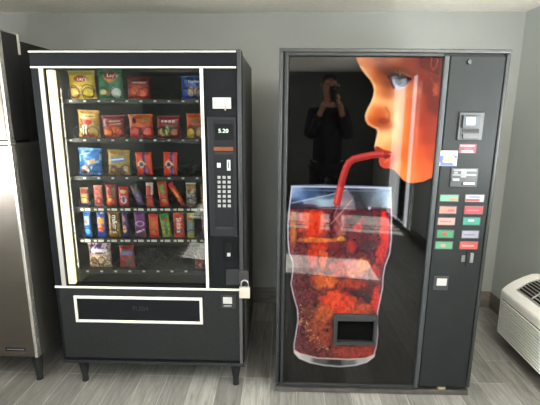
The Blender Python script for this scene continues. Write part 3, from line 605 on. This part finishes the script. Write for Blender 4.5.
    gc = idw(x, y, [(294, 190, 150, 176, 214), (300, 196, 98, 128, 176), (310, 192, 60, 84, 120), (325, 191, 40, 52, 74), (345, 192, 60, 60, 74), (358, 196, 52, 56, 62), (368, 194, 84, 92, 104), (378, 198, 120, 136, 152), (386, 194, 176, 198, 224), (389, 203, 190, 212, 236),
        (296, 206, 40, 34, 56), (312, 206, 64, 46, 70), (322, 203, 150, 170, 190), (334, 206, 110, 110, 130), (345, 206, 120, 104, 116), (360, 206, 60, 56, 64), (375, 207, 110, 112, 122),
        (291, 222, 150, 66, 36), (293, 240, 110, 50, 40), (300, 220, 150, 50, 34), (306, 216, 196, 62, 34), (314, 222, 218, 68, 36), (324, 216, 222, 60, 34), (330, 226, 170, 50, 36), (310, 236, 190, 66, 36), (322, 238, 200, 62, 36), (336, 220, 120, 56, 50), (344, 226, 116, 70, 66), (352, 220, 66, 40, 48), (358, 228, 170, 50, 40), (362, 226, 176, 50, 44), (370, 222, 60, 28, 40), (372, 240, 58, 26, 40), (384, 218, 226, 40, 34), (381, 236, 226, 46, 36), (388, 228, 216, 44, 40), (379, 250, 206, 50, 44),
        (340, 240, 214, 120, 56), (332, 240, 176, 70, 40), (352, 250, 90, 40, 50), (364, 250, 70, 34, 48), (296, 252, 60, 20, 30), (304, 256, 90, 30, 30), (314, 254, 206, 66, 38), (320, 262, 232, 104, 44), (328, 256, 170, 56, 38), (324, 248, 200, 60, 38), (334, 258, 110, 50, 50), (344, 262, 150, 60, 56), (354, 266, 206, 76, 60), (366, 262, 214, 110, 60), (374, 262, 190, 70, 56),
        (294, 278, 56, 22, 30), (302, 282, 62, 24, 30), (312, 282, 178, 84, 40), (320, 284, 230, 116, 50), (330, 288, 216, 80, 44), (345, 282, 222, 88, 48), (360, 282, 206, 78, 52), (374, 280, 200, 60, 46), (340, 294, 150, 50, 36), (366, 296, 76, 36, 46), (352, 290, 130, 54, 46), (378, 292, 220, 56, 44), (372, 304, 214, 56, 44),
        (298, 300, 84, 44, 40), (308, 302, 120, 60, 44), (318, 304, 170, 66, 40), (330, 300, 232, 70, 36), (340, 304, 236, 74, 36), (350, 306, 226, 90, 44), (326, 318, 224, 100, 42), (318, 322, 190, 80, 44), (308, 316, 120, 60, 44), (302, 326, 80, 34, 36), (312, 334, 120, 56, 42), (322, 338, 170, 70, 44), (300, 342, 84, 26, 34), (310, 348, 116, 36, 34), (324, 350, 150, 56, 42), (338, 346, 176, 70, 50), (350, 350, 170, 56, 44), (362, 352, 180, 64, 50), (372, 350, 186, 60, 50), (374, 330, 214, 60, 46), (364, 312, 210, 60, 40)], 4., 4.4)
    liq = y > 209
    gc = gc*(1+np.where(liq, .20, .08)*((n2*.5+n3*.5)-.5)*2)[:, None]
    L = np.tile(np.array([98., 34, 42]), (len(x), 1))*(1+.5*(n2-.5))[:, None]
    def blob(cx, cy, rx, ry, col, k=1., soft=1.2, wob=.22, rot=0.):
        dx, dy = x-cx, y-cy; u = dx*math.cos(rot)+dy*math.sin(rot); v = -dx*math.sin(rot)+dy*math.cos(rot)
        d = 1-np.hypot(u/rx, v/ry)+wob*(vnoise(x+cx, y+cy, 3.2, int(cx+cy) % 97)-.5)*2
        over(L, np.clip(d*soft*2, 0, 1)*k, np.array(col, float)[None]*(1+.2*(vnoise(x*1.4, y*.8, 2.6, int(cx) % 89)-.5)*2)[:, None])
    blob(293, 228, 4, 26, (176, 96, 44)); blob(313, 224, 17, 17, (212, 58, 34), .95, 1.6); blob(309, 218, 8, 9, (232, 92, 50), .7); blob(321, 224, 3, 16, (240, 96, 70), .6)
    blob(303, 232, 4, 9, (150, 50, 34), .6); blob(318, 240, 26, 3.2, (236, 130, 50), .8); blob(340, 224, 7, 18, (176, 104, 96), .7); blob(341, 239, 5, 3, (244, 170, 60), .8)
    blob(362, 222, 15, 15, (66, 38, 52), .9); blob(357, 228, 7, 6, (206, 54, 50), .8); blob(363, 220, 4, 4, (180, 50, 50), .6); blob(352, 246, 5, 7, (196, 50, 48), .8); blob(366, 246, 11, 8, (72, 36, 54), .8)
    blob(384.5, 232, 5.5, 25, (236, 44, 40), 1, 1.6, .2); blob(382, 252, 6, 16, (220, 50, 48), .9, 1.4, .3, .25)
    blob(313, 256, 6, 17, (220, 62, 36), .9); blob(323, 258, 5, 14, (234, 96, 44), .9); blob(320, 246, 9, 5, (206, 52, 34), .8); blob(334, 248, 7, 7, (128, 48, 50), .7)
    blob(346, 268, 24, 11, (216, 90, 78), .8); blob(363, 265, 8, 8, (240, 140, 64), .85); blob(356, 274, 12, 5, (240, 120, 54), .7); blob(375, 272, 6, 9, (206, 60, 54), .8)
    blob(326, 282, 15, 9, (230, 112, 50), .9); blob(318, 277, 9, 6, (196, 84, 44), .8); blob(352, 284, 17, 6, (190, 66, 46), .8); blob(340, 303, 24, 17, (228, 64, 36), .95); blob(333, 298, 10, 9, (246, 88, 44), .7)
    blob(361, 312, 15, 12, (216, 84, 44), .8); blob(376, 300, 6, 16, (228, 52, 42), .95); blob(358, 294, 12, 4, (64, 26, 40), .85); blob(368, 299, 5, 4, (56, 24, 40), .85); blob(348, 290, 8, 3, (96, 40, 44), .6)
    blob(324, 314, 13, 10, (222, 104, 44), .85); blob(318, 326, 12, 14, (166, 78, 46), .85, 1.2, .6); blob(329, 338, 16, 12, (168, 66, 46), .85, 1.2, .6); blob(308, 312, 7, 12, (116, 62, 46), .7, 1.2, .7)
    blob(352, 352, 24, 8, (178, 62, 52), .9); blob(367, 348, 13, 9, (190, 56, 46), .8); blob(372, 330, 6, 16, (206, 58, 46), .9); blob(345, 328, 10, 20, (196, 74, 44), .8)
    over(L, sm(n3-.70, .12)*(np.abs(ldist(x, y, [(297, 306), (302, 322), (311, 336), (324, 349)])) < 4.5)*.75, (226, 180, 120))
    over(L, sm(n3-.76, .12)*(y > 288)*(x < 325)*.4, (214, 120, 80)); over(L, sm(vnoise(x, y, 1.6, 21)-.74, .12)*(y > 270)*.22, (50, 20, 32)); over(L, sm(vnoise(x, y, 1.8, 22)-.8, .12)*(y > 225)*.15, (250, 170, 120))
    gc = np.where(liq[:, None], L, gc)
    over(c, ga, gc)
    # surface line, ice and rim
    over(c, sm(.9-ldist(x, y, [(290.5, 207.5), (310, 208.5), (330, 207.5), (352, 206.5), (360, 209.5), (372, 208), (391, 209)]), 1.)*.55, (40, 30, 44))
    over(c, sm(sdist(x, y, [(302, 200), (312, 198), (328, 200), (340, 197), (342, 204), (330, 207), (316, 205), (304, 204)]), 1.6)*.55, (176, 204, 220))
    over(c, sm(.7-ldist(x, y, [(292, 203), (310, 199), (330, 195), (346, 190)]), .9)*.6, (190, 204, 226))
    over(c, sm(sdist(x, y, [(334, 196), (347, 190), (353, 197), (356, 210), (346, 210), (338, 206)]), 2)*.45, (190, 170, 176))
    over(c, sm(.6-ldist(x, y, [(331, 224), (345, 208), (352, 200)]), .9)*.5, (214, 190, 196))
    over(c, sm(.6-ldist(x, y, [(340, 224), (334, 216), (338, 206)]), .9)*.4, (206, 180, 190))
    over(c, sm(1.6-np.hypot(x-369.5, y-208.2), 1)*.8, (206, 214, 236))
    over(c, sm(1.1-ldist(x, y, [(291.5, 186.2), (320, 185.6), (360, 186.6), (391.3, 187.6)]), .9)*.8, (150, 176, 206))
    over(c, sm(.6-ldist(x, y, [(292.5, 189.6), (330, 190.6), (391, 191)]), .8)*.5, (120, 150, 186))
    over(c, sm(.75-np.abs(gd-.4), .8)*(y < 350)*.85, (214, 208, 226))
    over(c, sm(.6-np.abs(gd-3.2), 1)*(y < 350)*(y > 210)*.35, (150, 90, 130))
    # base of the glass
    ba = ga*sm(y-np.interp(x, [293, 300, 317, 349, 365, 375], [349.5, 353.6, 358, 359.4, 358.4, 354.5]), 1.)
    bc = idw(x, y, [(296, 354, 240, 230, 226), (306, 360, 206, 206, 206), (318, 362, 90, 92, 94), (335, 363, 44, 46, 48), (350, 363, 110, 112, 114), (362, 361, 196, 196, 198), (372, 358, 226, 220, 220)], 3)
    over(c, ba, bc)
    over(c, ga*sm(.7-np.abs(y-np.interp(x, [293, 300, 317, 349, 365, 375], [349.5, 353.6, 358, 359.4, 358.4, 354.5])), .9), (236, 200, 190))
    over(c, ga*sm(1-np.abs(gd-.5), 1)*(y > 350)*.8, (222, 222, 222))
    # straw
    st = [(386, 154.2), (378, 154.4), (372, 155), (362, 157), (354, 159), (349, 162.5), (346, 168), (343, 177), (340.5, 187), (338.5, 196), (337, 203)]
    ds = ldist(x, y, st); inmouth = (x < 384)
    over(c, sm(3.6-ds, .9)*inmouth, (188, 58, 56))
    ds2 = ldist(x-0, y+1.1, st); over(c, sm(1.1-np.abs(ldist(x+1.2, y+.9, st)), 1.4)*inmouth*.6, (226, 122, 116))
    over(c, sm(.9-np.abs(ldist(x-2.2, y-2, st)), 1.3)*inmouth*.5, (140, 34, 34))
    return 255*(np.clip(c, 0, 255)/255)**(1.3-.2*ga[:, None])*(.58+.05*ga[:, None])
nu, nv = 262, 540
us = np.linspace(pxl, pxr, nu); vs = np.linspace(pzb, pzt, nv); DA = -.004
UU, VV = np.meshgrid(us, vs)
# rounded corners pull the border in
def corner(U, V):
    X = U.copy(); Z = V.copy(); cxs = (pxl+rad, pxr-rad); czs = (pzb+rad,)
    for cx, sx in ((cxs[0], -1), (cxs[1], 1)):
        m = ((U-cx)*sx > 0) & (V < pzb+rad); dx = (U-cx)*sx; dz = (pzb+rad)-V
        r = np.maximum(dx, dz); L = np.hypot(dx, dz)+1e-9; k = np.where(m, r/L, 1)
        X = np.where(m, cx+sx*dx*k, X); Z = np.where(m, pzb+rad-dz*k, Z)
    return X, Z
XX, ZZ = corner(UU, VV)
P = np.stack([XX.ravel(), np.full(XX.size, DA), ZZ.ravel()], 1)
qx, qy = G.proj(P); rgb = art(qx, qy)
ha, hb, hc, hd = G.rect(336.5, 373.5, 319.5, 341, DA)
cu = (UU[:-1, :-1]+UU[1:, 1:])/2; cv = (VV[:-1, :-1]+VV[1:, 1:])/2
skip = (cu > ha) & (cu < hb) & (cv > hc) & (cv < hd)
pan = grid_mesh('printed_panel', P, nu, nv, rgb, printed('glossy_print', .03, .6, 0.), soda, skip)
pan['label'] = 'glossy printed picture of a child sipping cola through a red straw'
mb = MB(); mb.box(pxl, ha, DA+.001, .012, pzb+.01, pzt); mb.box(hb, pxr, DA+.001, .012, pzb+.01, pzt); mb.box(ha, hb, DA+.001, .012, hd, pzt); mb.box(ha, hb, DA+.001, .012, pzb+.01, hc)
mb.build('panel_backing', blackm, soda)
# delivery opening
mb = MB(); a, b, c, d = G.rect(333.2, 377.2, 315.5, 345.5, -.022)
mb.box(a, ha+.002, -.022, .0, c, d); mb.box(hb-.002, b, -.022, 0, c, d); mb.box(ha+.002, hb-.002, -.022, 0, c, hc+.002); mb.box(ha+.002, hb-.002, -.022, 0, hd-.002, d)
ch = mb.build('delivery_chute', mat('chute_frame', (36, 38, 38), .4, noise=.06), soda, bevel=.002)
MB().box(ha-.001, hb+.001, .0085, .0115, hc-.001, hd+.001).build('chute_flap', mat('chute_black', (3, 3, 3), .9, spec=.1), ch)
# frame mouldings
rdg = mat('frame_ridge_grey', (38, 40, 40), .42, spec=.3, noise=.08)
mb = MB()
xo = -RW; zl = pzb-.018
mb.box(xo, xo+.018, -.004, .012, .055, RH); mb.build('left_edge_moulding', sdk, door2, bevel=.004)
MB().box(xo+.028, pxl-.004, -.010, .012, zl, pzt+.025).build('panel_moulding', rdg, door2, bevel=.005)
MB().box(xo+.028, pxr+.002, -.010, .012, pzt+.006, pzt+.022).build('panel_moulding', rdg, door2, bevel=.004)
MB().box(pxr+.003, pxr+.028, -.014, .012, zl, RH-.03).build('panel_moulding', mat('ridge_silver', (58, 62, 64), .42, metal=.1, spec=.3), door2, bevel=.006)
MB().box(xo+.02, pxr+.002, -.008, .012, zl-.012, pzb-.004).build('panel_moulding', rdg, door2, bevel=.004)
MB().box(xo, 0, -.006, .012, RH-.018, RH).build('top_moulding', sdk, door2, bevel=.004)
# control column
cm = mat('control_grey', (36, 39, 39), .45, spec=.12, noise=.08, nscale=8, bump=.04, bscale=600)
cxl = pxr+.030; colm = MB().box(cxl, -.028, -.012, .012, .062, RH-.030).build('control_column', cm, soda, bevel=.006)
MB().box(-.024, -.004, -.010, .012, .058, RH-.020).build('right_edge_moulding', mat('edge_grey', (42, 45, 45), .42, spec=.3), door2, bevel=.006)
def gp(name, x0, x1, y0, y1, d0, d1, m, parent=None, bevel=.001, label=None): return part(name, x0, x1, y0, y1, d0, d1, m, parent or soda, bevel, G, label)
C = -.012
x_, z_ = G.p(468.8, 62, C); MB().tube([(x_, C+.001, z_), (x_, C-.012, z_)], .011, 16).build('door_lock', mat('dark_metal', (60, 64, 64), .3, metal=.6), soda, bevel=.002)
bz = gp('bill_validator', 458.5, 483.5, 112.3, 140.2, C-.010, C, mat('bezel_grey', (44, 46, 46), .4, noise=.05), bevel=.003)
gp('validator_recess', 461.2, 479.5, 114.6, 139, C-.012, C-.010, black, bz, .001)
gp('validator_mouth', 463, 479.2, 115.6, 128, C-.022, C-.012, mat('blue_grey', (36, 42, 48), .4), bz, .002)
gp('validator_light', 466.6, 475.4, 117.2, 125, C-.0235, C-.022, mat('lit_bill_mark', (140, 156, 160), .4, emit=(190, 226, 236), es=.35), bz, .0005, 'pale lit bill symbol')
gp('bill_slot', 462, 479.2, 129, 132.6, C-.0135, C-.012, blackm, bz, 0)
gp('validator_lip', 462.8, 478, 134, 138.6, C-.018, C-.012, mat('lip_grey', (50, 52, 52), .4), bz, .001)
rs_ = gp('red_sticker', 459.2, 476.2, 144, 153.3, C-.001, C, mat('sticker_red', (92, 18, 32), .5), bevel=0)
for q in ((460.5, 474.5, 145, 146.4), (461.5, 473, 150.4, 151.1), (461, 473.8, 151.8, 152.5)): gp('printed_line', *q, C-.0016, C-.001, mat('sticker_white', (140, 135, 135), .5), rs_, 0)
gp('printed_line', 464.5, 471.5, 147.6, 149.2, C-.0016, C-.001, mat('sticker_bright_red', (206, 40, 56), .5), rs_, 0)
ps = gp('picture_sticker', 440.2, 457.2, 150.7, 166, C-.001, C, mat('sticker_paper', (160, 158, 158), .5), bevel=0)
gp('printed_band', 441, 456.8, 151.4, 153.4, C-.0016, C-.001, mat('sticker_peach', (230, 170, 150), .5), ps, 0)
gp('printed_band', 440.3, 456, 162.3, 165.8, C-.0016, C-.001, mat('sticker_blue', (60, 74, 170), .5), ps, 0)
gp('printed_band', 451, 457, 155.2, 158.6, C-.0016, C-.001, MATS['sticker_blue'], ps, 0)
gp('printed_band', 440.3, 443.6, 155.6, 162.3, C-.0016, C-.001, MATS['sticker_blue'], ps, 0)
ex, ez = G.p(448.6, 159.6, C); MB().prism([(ex+.030*math.cos(t)*(.95), ez+.0125*math.sin(t)+.008*math.cos(t)) for t in np.linspace(0, 2*math.pi, 24)[:-1]], C-.0022, C-.001).build('printed_oval', mat('sticker_gold', (214, 178, 90), .5), ps)
ax, az = G.p(453.5, 163.6, C); MB().prism([(ax-.018, az+.010), (ax-.010, az+.011), (ax+.004, az+.001), (ax+.006, az+.006), (ax+.012, az-.008), (ax-.004, az-.007), (ax, az-.003)], C-.0022, C-.001).build('printed_arrow', MATS['sticker_white'], ps)
cs = gp('coin_panel', 450.6, 477.8, 168, 187.2, C-.006, C, mat('coin_black', (24, 26, 27), .35, noise=.1), bevel=.002)
for q in ((453.5, 476.5, 169.4, 171.2), (452.5, 476.5, 174.2, 175.8)): gp('printed_line', *q, C-.0075, C-.006, mat('coin_silver', (92, 94, 94), .3, metal=.4), cs, .0004)
gp('printed_mark', 461, 466.5, 170.6, 177.6, C-.0072, C-.006, mat('coin_mark', (96, 98, 97), .4), cs, .0005)
gp('printed_mark', 454, 458, 171.8, 173.6, C-.0072, C-.006, MATS['coin_mark'], cs, 0)
gp('coin_chute', 452.5, 459.6, 178.5, 181, C-.012, C-.006, mat('chute_silver', (120, 122, 122), .3, metal=.5), cs, .002)
gp('coin_slot', 463.5, 474.5, 182.6, 184.4, C-.0085, C-.006, silver, cs, .0006)
gp('slot_hole', 461.6, 463.8, 182, 185.4, C-.0078, C-.006, blackm, cs, 0)
BT = [((440.2, 458.2, 195.2, 201.2), (116, 190, 150), (214, 140, 120), 1, 'green and pink drink button'), ((465.6, 483.8, 195.2, 201.6), (214, 214, 216), (206, 66, 76), 2, 'white and red drink button with blue print'),
      ((439.6, 456.2, 206.8, 213.4), (214, 150, 130), (206, 96, 110), 3, 'salmon drink button'), ((464.6, 482.6, 206.8, 213.8), (214, 60, 72), (236, 120, 124), 4, 'red drink button'),
      ((438, 454.8, 218.2, 224.8), (222, 176, 164), (206, 120, 116), 4, 'pale pink drink button'), ((463.2, 479.8, 218.2, 224.8), (50, 166, 138), (206, 230, 222), 5, 'teal drink button with white swoosh'),
      ((437.2, 453.4, 230.8, 237.6), (70, 166, 112), (190, 90, 70), 6, 'green drink button with a red spot'), ((462, 478.4, 231.2, 238), (178, 178, 190), (140, 136, 170), 4, 'silver lilac drink button'),
      ((435.6, 452.2, 242.2, 248.8), (110, 184, 140), (206, 180, 160), 6, 'light green drink button'), ((459.9, 477.4, 242.2, 249), (224, 92, 74), (206, 190, 210), 4, 'orange-red drink button')]
def cmat(col): return mat('label_%d_%d_%d' % col, tuple(v*.68 for v in col), .4, noise=.06, nscale=150)
for (x0, x1, y0, y1), c1, c2, st, lab in BT:
    b_ = gp('selection_button', x0-.8, x1+.8, y0-.9, y1+.7, C-.003, C, mat('button_bezel', (58, 62, 62), .4), None, .001)
    f_ = gp('button_label', x0, x1, y0, y1, C-.006, C-.003, cmat(c1), b_, .0008, lab); w_, h_ = x1-x0, y1-y0
    q = {1: (x0+w_*.5, x1-w_*.03, y0+h_*.5, y1-h_*.12), 2: (x0, x1-w_*.22, y0+h_*.55, y1-h_*.05), 3: (x0+w_*.5, x1-w_*.1, y0+h_*.35, y1-h_*.25), 4: (x0+w_*.12, x1-w_*.2, y0+h_*.42, y0+h_*.62), 5: (x0+w_*.3, x0+w_*.66, y0+h_*.2, y0+h_*.5), 6: (x0+w_*.32, x0+w_*.6, y0+h_*.25, y0+h_*.75)}[st]
    gp('button_print', *q, C-.0064, C-.006, cmat(c2), b_, 0)
    if st == 2: gp('button_print', x0+w_*.2, x1-w_*.2, y0+h_*.15, y0+h_*.4, C-.0064, C-.006, cmat((110, 120, 190)), b_, 0)
gp('keyhole_slot', 466.8, 469.6, 251.2, 266.6, C-.008, C, blackm, None, .001)
gp('key_lever', 470.3, 473.6, 253.5, 263, C-.012, C, mat('worn_metal', (130, 132, 130), .35, metal=.6, noise=.2, nscale=60), None, .002)
gp('key_lever', 461.5, 465.3, 255.5, 262, C-.004, C, mat('scuffed_metal', (104, 106, 104), .4, metal=.4, noise=.2, nscale=60), None, .002)
crr = gp('coin_return', 433.8, 448.4, 276.2, 290.4, C-.004, C, mat('return_frame', (46, 48, 50), .4), None, .002)
gp('return_flap', 436.8, 446.8, 278.6, 285.8, C-.007, C-.004, lbl, crr, .001, 'white coin return flap')

# ------------------------------------------------------------------ stainless ice machine at the left
MI = Matrix.Translation((-1.382, 2.055, 0)); H = Frame(MI)
ice = tag(empty('ice_machine', MI), 'stainless steel ice machine with a black upper side, on black legs at the left edge', 'ice machine')
IW = .76
MB().box(-IW, 0, .03, .80, .165, 1.378).build('lower_body', steels, ice, bevel=.004)
MB().box(-IW+.002, -.0, 0, .028, .170, 1.372).build('door', steel, ice, bevel=.006)
MB().box(-.016, .002, -.004, .03, .168, 1.372).build('door_edge', mat('bright_steel', (206, 202, 194), .25, metal=.8), ice, bevel=.003)
MB().box(-IW, .006, -.010, .03, 1.374, 1.392).build('ledge', mat('ledge_steel', (150, 146, 138), .3, metal=.7), ice, bevel=.003)
MB().box(-IW, 0, .028, .16, 1.392, 1.925).build('head_front', blackm, ice, bevel=.003)
MB().box(-IW, -.001, .164, .78, 1.380, 1.900).build('head_rear', blackm, ice, bevel=.003)
MB().box(-IW+.002, -.014, 0, .027, 1.394, 1.925).build('head_panel', steel, ice, bevel=.004)
MB().box(-.012, .001, -.003, .03, 1.394, 1.928).build('head_edge', MATS['bright_steel'], ice, bevel=.003)
MB().box(-.01, .003, .150, .168, 1.83, 1.93).build('seam_strip', mat('pale_strip', (186, 182, 172), .4), ice, bevel=.001)
MB().box(-IW, .0, .0, .165, 1.926, 1.934).build('top_lid', mat('lid_grey', (120, 116, 108), .5), ice, bevel=.001)
bd = part('badge', 5.3, 25.5, 347.6, 351.4, -.003, .0, blackm, ice, .0005, H)
part('badge_line', 7, 24, 349.1, 350, -.0036, -.003, mat('badge_grey', (110, 108, 104), .4), bd, 0, H)
part('badge_line', 19.5, 25.5, 353, 353.7, -.0006, 0, mat('badge_dark', (70, 68, 66), .4), bd, 0, H)
for lx, ly in ((-.035, .045), (-IW+.04, .045), (-.035, .74), (-IW+.04, .74)):
    MB().tube([(lx, ly, .166), (lx, ly, .13), (lx, ly, .02), (lx, ly, 0)], [.030, .028, .017, .018], 14).build('leg', blackm, ice)

# ------------------------------------------------------------------ wall air conditioner
AX0, AY0, AY1 = 1.470, 1.53, 2.605
MA = Matrix.Translation((XW, (AY0+AY1)/2, .07)); ac = tag(empty('air_conditioner', MA), 'white ribbed wall air conditioner below the window on the right wall', 'air conditioner')
acw = mat('ac_cream', (238, 236, 228), .45, noise=.03); dpt = XW-AX0; hl = (AY1-AY0)/2
prof = [(-.002, 0), (-dpt+.035, 0), (-dpt+.006, .02), (-dpt, .30), (-dpt+.002, .322), (-dpt+.030, .352), (-dpt+.075, .385), (-dpt+.13, .415), (-.05, .437), (-.002, .440)]
mb = MB(); b0 = len(mb.v)
for yy in (-hl, hl):
    for p in prof: mb.v.append((p[0], yy, p[1]))
n = len(prof); mb.f += [tuple(range(n)), tuple(range(n, 2*n))[::-1]]+[(i, (i+1) % n, n+(i+1) % n, n+i) for i in range(n)]
mb.build('housing', acw, ac, bevel=.008)
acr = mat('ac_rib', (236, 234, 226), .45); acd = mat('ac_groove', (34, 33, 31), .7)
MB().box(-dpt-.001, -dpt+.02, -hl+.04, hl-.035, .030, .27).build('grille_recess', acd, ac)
mb = MB()
for k in range(13): z = .032+k*.0184; mb.box(-dpt-.008, -dpt, -hl+.04, hl-.035, z, z+.0112)
mb.build('intake_grille', acr, ac)
# sloping outlet louvre on top
def slope(t, off=0.):                # t 0..1 from front to back along the sloped top
    p0 = Vector((-dpt+.040, 0, .358)); p1 = Vector((-.045, 0, .4385)); nrm = Vector((-(p1-p0).z, 0, (p1-p0).x)).normalized()
    bul = .014*math.sin(math.pi*t); return p0+(p1-p0)*t+nrm*(off+bul)
mb = MB(); n = 10; pr = [slope(.06+.86*i/n, .0022) for i in range(n+1)]
for yy in (-hl+.10, hl-.11):
    for p in pr: mb.v.append((p.x, yy, p.z))
mb.f += [(i, i+1, n+2+i, n+1+i) for i in range(n)]
mb.build('outlet_recess', mat('outlet_black', (14, 14, 14), .7), ac)
louv = MB()
for k in range(8):
    p = slope(.06+.86*k/7, .007); louv.tube([(p.x, -hl+.10, p.z), (p.x, hl-.11, p.z)], .0042, 6)
for yy in np.linspace(-hl+.10, hl-.11, 7):
    louv.tube([(slope(t, .006).x, yy, slope(t, .006).z) for t in np.linspace(.04, .94, 8)], .0045, 6)
louv.build('outlet_louvre', mat('louvre_grey', (206, 206, 200), .4), ac, smooth=True)

# ------------------------------------------------------------------ person taking the picture (stands beside the camera, seen mirrored in the panel)
def skin(name, vs, es, rs, m, parent, sub=2, root=0):
    me = bpy.data.meshes.new(name); me.from_pydata(vs, es, []); me.update(); me.materials.append(m)
    o = bpy.data.objects.new(name, me); COL.objects.link(o); o.parent = parent
    o.modifiers.new('skin', 'SKIN').use_smooth_shade = True
    if not me.skin_vertices:
        pass
    for i, r in enumerate(rs):
        sv = me.skin_vertices[0].data[i]; sv.radius = r if isinstance(r, tuple) else (r, r); sv.use_root = (i == root)
    s_ = o.modifiers.new('sub', 'SUBSURF'); s_.levels = sub; s_.render_levels = sub
    return o
skm = mat('skin', (176, 126, 100), .55, noise=.05); clo = mat('black_cloth', (16, 17, 20), .85, noise=.1)
PX, PY = .54, -.52
MPn = Matrix.Translation((PX, PY, 0)) @ Matrix.Scale(1.035, 4); per = tag(empty('person', MPn), 'person in black clothes holding up a phone, mirrored in the dark panel', 'person')
body = skin('body', [(0, 0, .98), (0, .01, 1.2), (0, 0, 1.42), (0, 0, 1.56), (0, .02, 1.63), (0, .03, 1.70), (0, .035, 1.78), (0, .03, 1.85),
                     (-.165, 0, 1.50), (-.205, .07, 1.24), (-.10, .20, 1.52), (-.075, .25, 1.60), (.165, 0, 1.50), (.205, .07, 1.24), (.10, .20, 1.52), (.075, .25, 1.60),
                     (-.10, 0, .92), (-.11, .01, .50), (-.12, -.02, .09), (-.13, .13, .035), (.10, 0, .92), (.11, .01, .50), (.12, -.02, .09), (.13, .13, .035)],
            [(0, 1), (1, 2), (2, 3), (3, 4), (4, 5), (5, 6), (6, 7), (2, 8), (8, 9), (9, 10), (10, 11), (2, 12), (12, 13), (13, 14), (14, 15), (0, 16), (16, 17), (17, 18), (18, 19), (0, 20), (20, 21), (21, 22), (22, 23)],
            [(.14, .10), (.13, .09), (.15, .10), .055, .052, (.07, .085), (.078, .095), (.05, .06), .055, .042, .03, .032, .055, .042, .03, .032, .085, .055, .042, .03, .085, .055, .042, .03], skm, per)
skin('jacket', [(0, 0, .90), (0, .01, 1.2), (0, 0, 1.42), (0, 0, 1.55), (-.165, 0, 1.49), (-.205, .07, 1.24), (-.115, .185, 1.49), (.165, 0, 1.49), (.205, .07, 1.24), (.115, .185, 1.49)],
     [(0, 1), (1, 2), (2, 3), (2, 4), (4, 5), (5, 6), (2, 7), (7, 8), (8, 9)], [(.18, .13), (.165, .12), (.175, .125), .075, .08, .068, .045, .08, .068, .045], clo, per)
skin('trousers', [(0, 0, .97), (-.10, 0, .90), (-.11, .01, .50), (-.12, -.02, .07), (.10, 0, .90), (.11, .01, .50), (.12, -.02, .07)],
     [(0, 1), (1, 2), (2, 3), (0, 4), (4, 5), (5, 6)], [(.16, .12), .105, .075, .065, .105, .075, .065], clo, per)
for s in (-1, 1):
    mb = skin('shoe', [(s*.125, -.06, .05), (s*.13, .06, .048), (s*.135, .19, .036)], [(0, 1), (1, 2)], [.045, .046, .034], blackm, per, 2)
    for k, (dz, L) in enumerate(((.035, .075), (.012, .082), (-.011, .078), (-.034, .062))):
        skin('finger', [(s*.072, .262, 1.615+dz), (s*.050, .292, 1.63+dz), (s*(.05-L*.35), .300, 1.635+dz)], [(0, 1), (1, 2)], [.0095, .0085, .0075], skm, per, 1)
    skin('thumb', [(s*.07, .24, 1.62), (s*.045, .225, 1.655), (s*.03, .235, 1.69)], [(0, 1), (1, 2)], [.012, .010, .008], skm, per, 1)
skin('hair', [(0, -.01, 1.74), (0, -.005, 1.83), (0, .02, 1.885)], [(0, 1), (1, 2)], [(.075, .075), (.088, .095), (.06, .07)], mat('dark_hair', (20, 16, 14), .7), per)
mb = MB(); mb.box(-.01, .01, .13, .15, 1.72, 1.76)
mb.build('nose', skm, per, bevel=.006)
for s in (-1, 1):
    skin('ear', [(s*.088, .02, 1.765), (s*.094, .01, 1.79)], [(0, 1)], [(.008, .016), (.008, .018)], skm, per, 1)
    e_ = MB().tube([(s*.032, .128, 1.778), (s*.032, .134, 1.778)], .011, 10).build('eye', mat('eye_dark', (40, 30, 26), .3), per)
MB().box(-.025, .025, .126, .136, 1.700, 1.708).build('mouth', mat('lip_skin', (150, 80, 74), .5), per, bevel=.002)
MPh = Matrix.Translation((PX, PY+.272*1.035, 1.60*1.035)); ph = tag(empty('mobile_phone', MPh), 'black mobile phone held upright in both hands by the person in black', 'phone')
MB().box(-.038, .038, -.004, .004, 0, .155).build('phone_body', black, ph, bevel=.003)
MB().tube([(.018, .004, .13), (.018, .007, .13)], .010, 14).build('phone_camera', silver, ph)
MB().box(-.035, .035, -.0048, -.004, .006, .149).build('phone_screen', mat('screen_glass', (12, 13, 16), .08), ph)
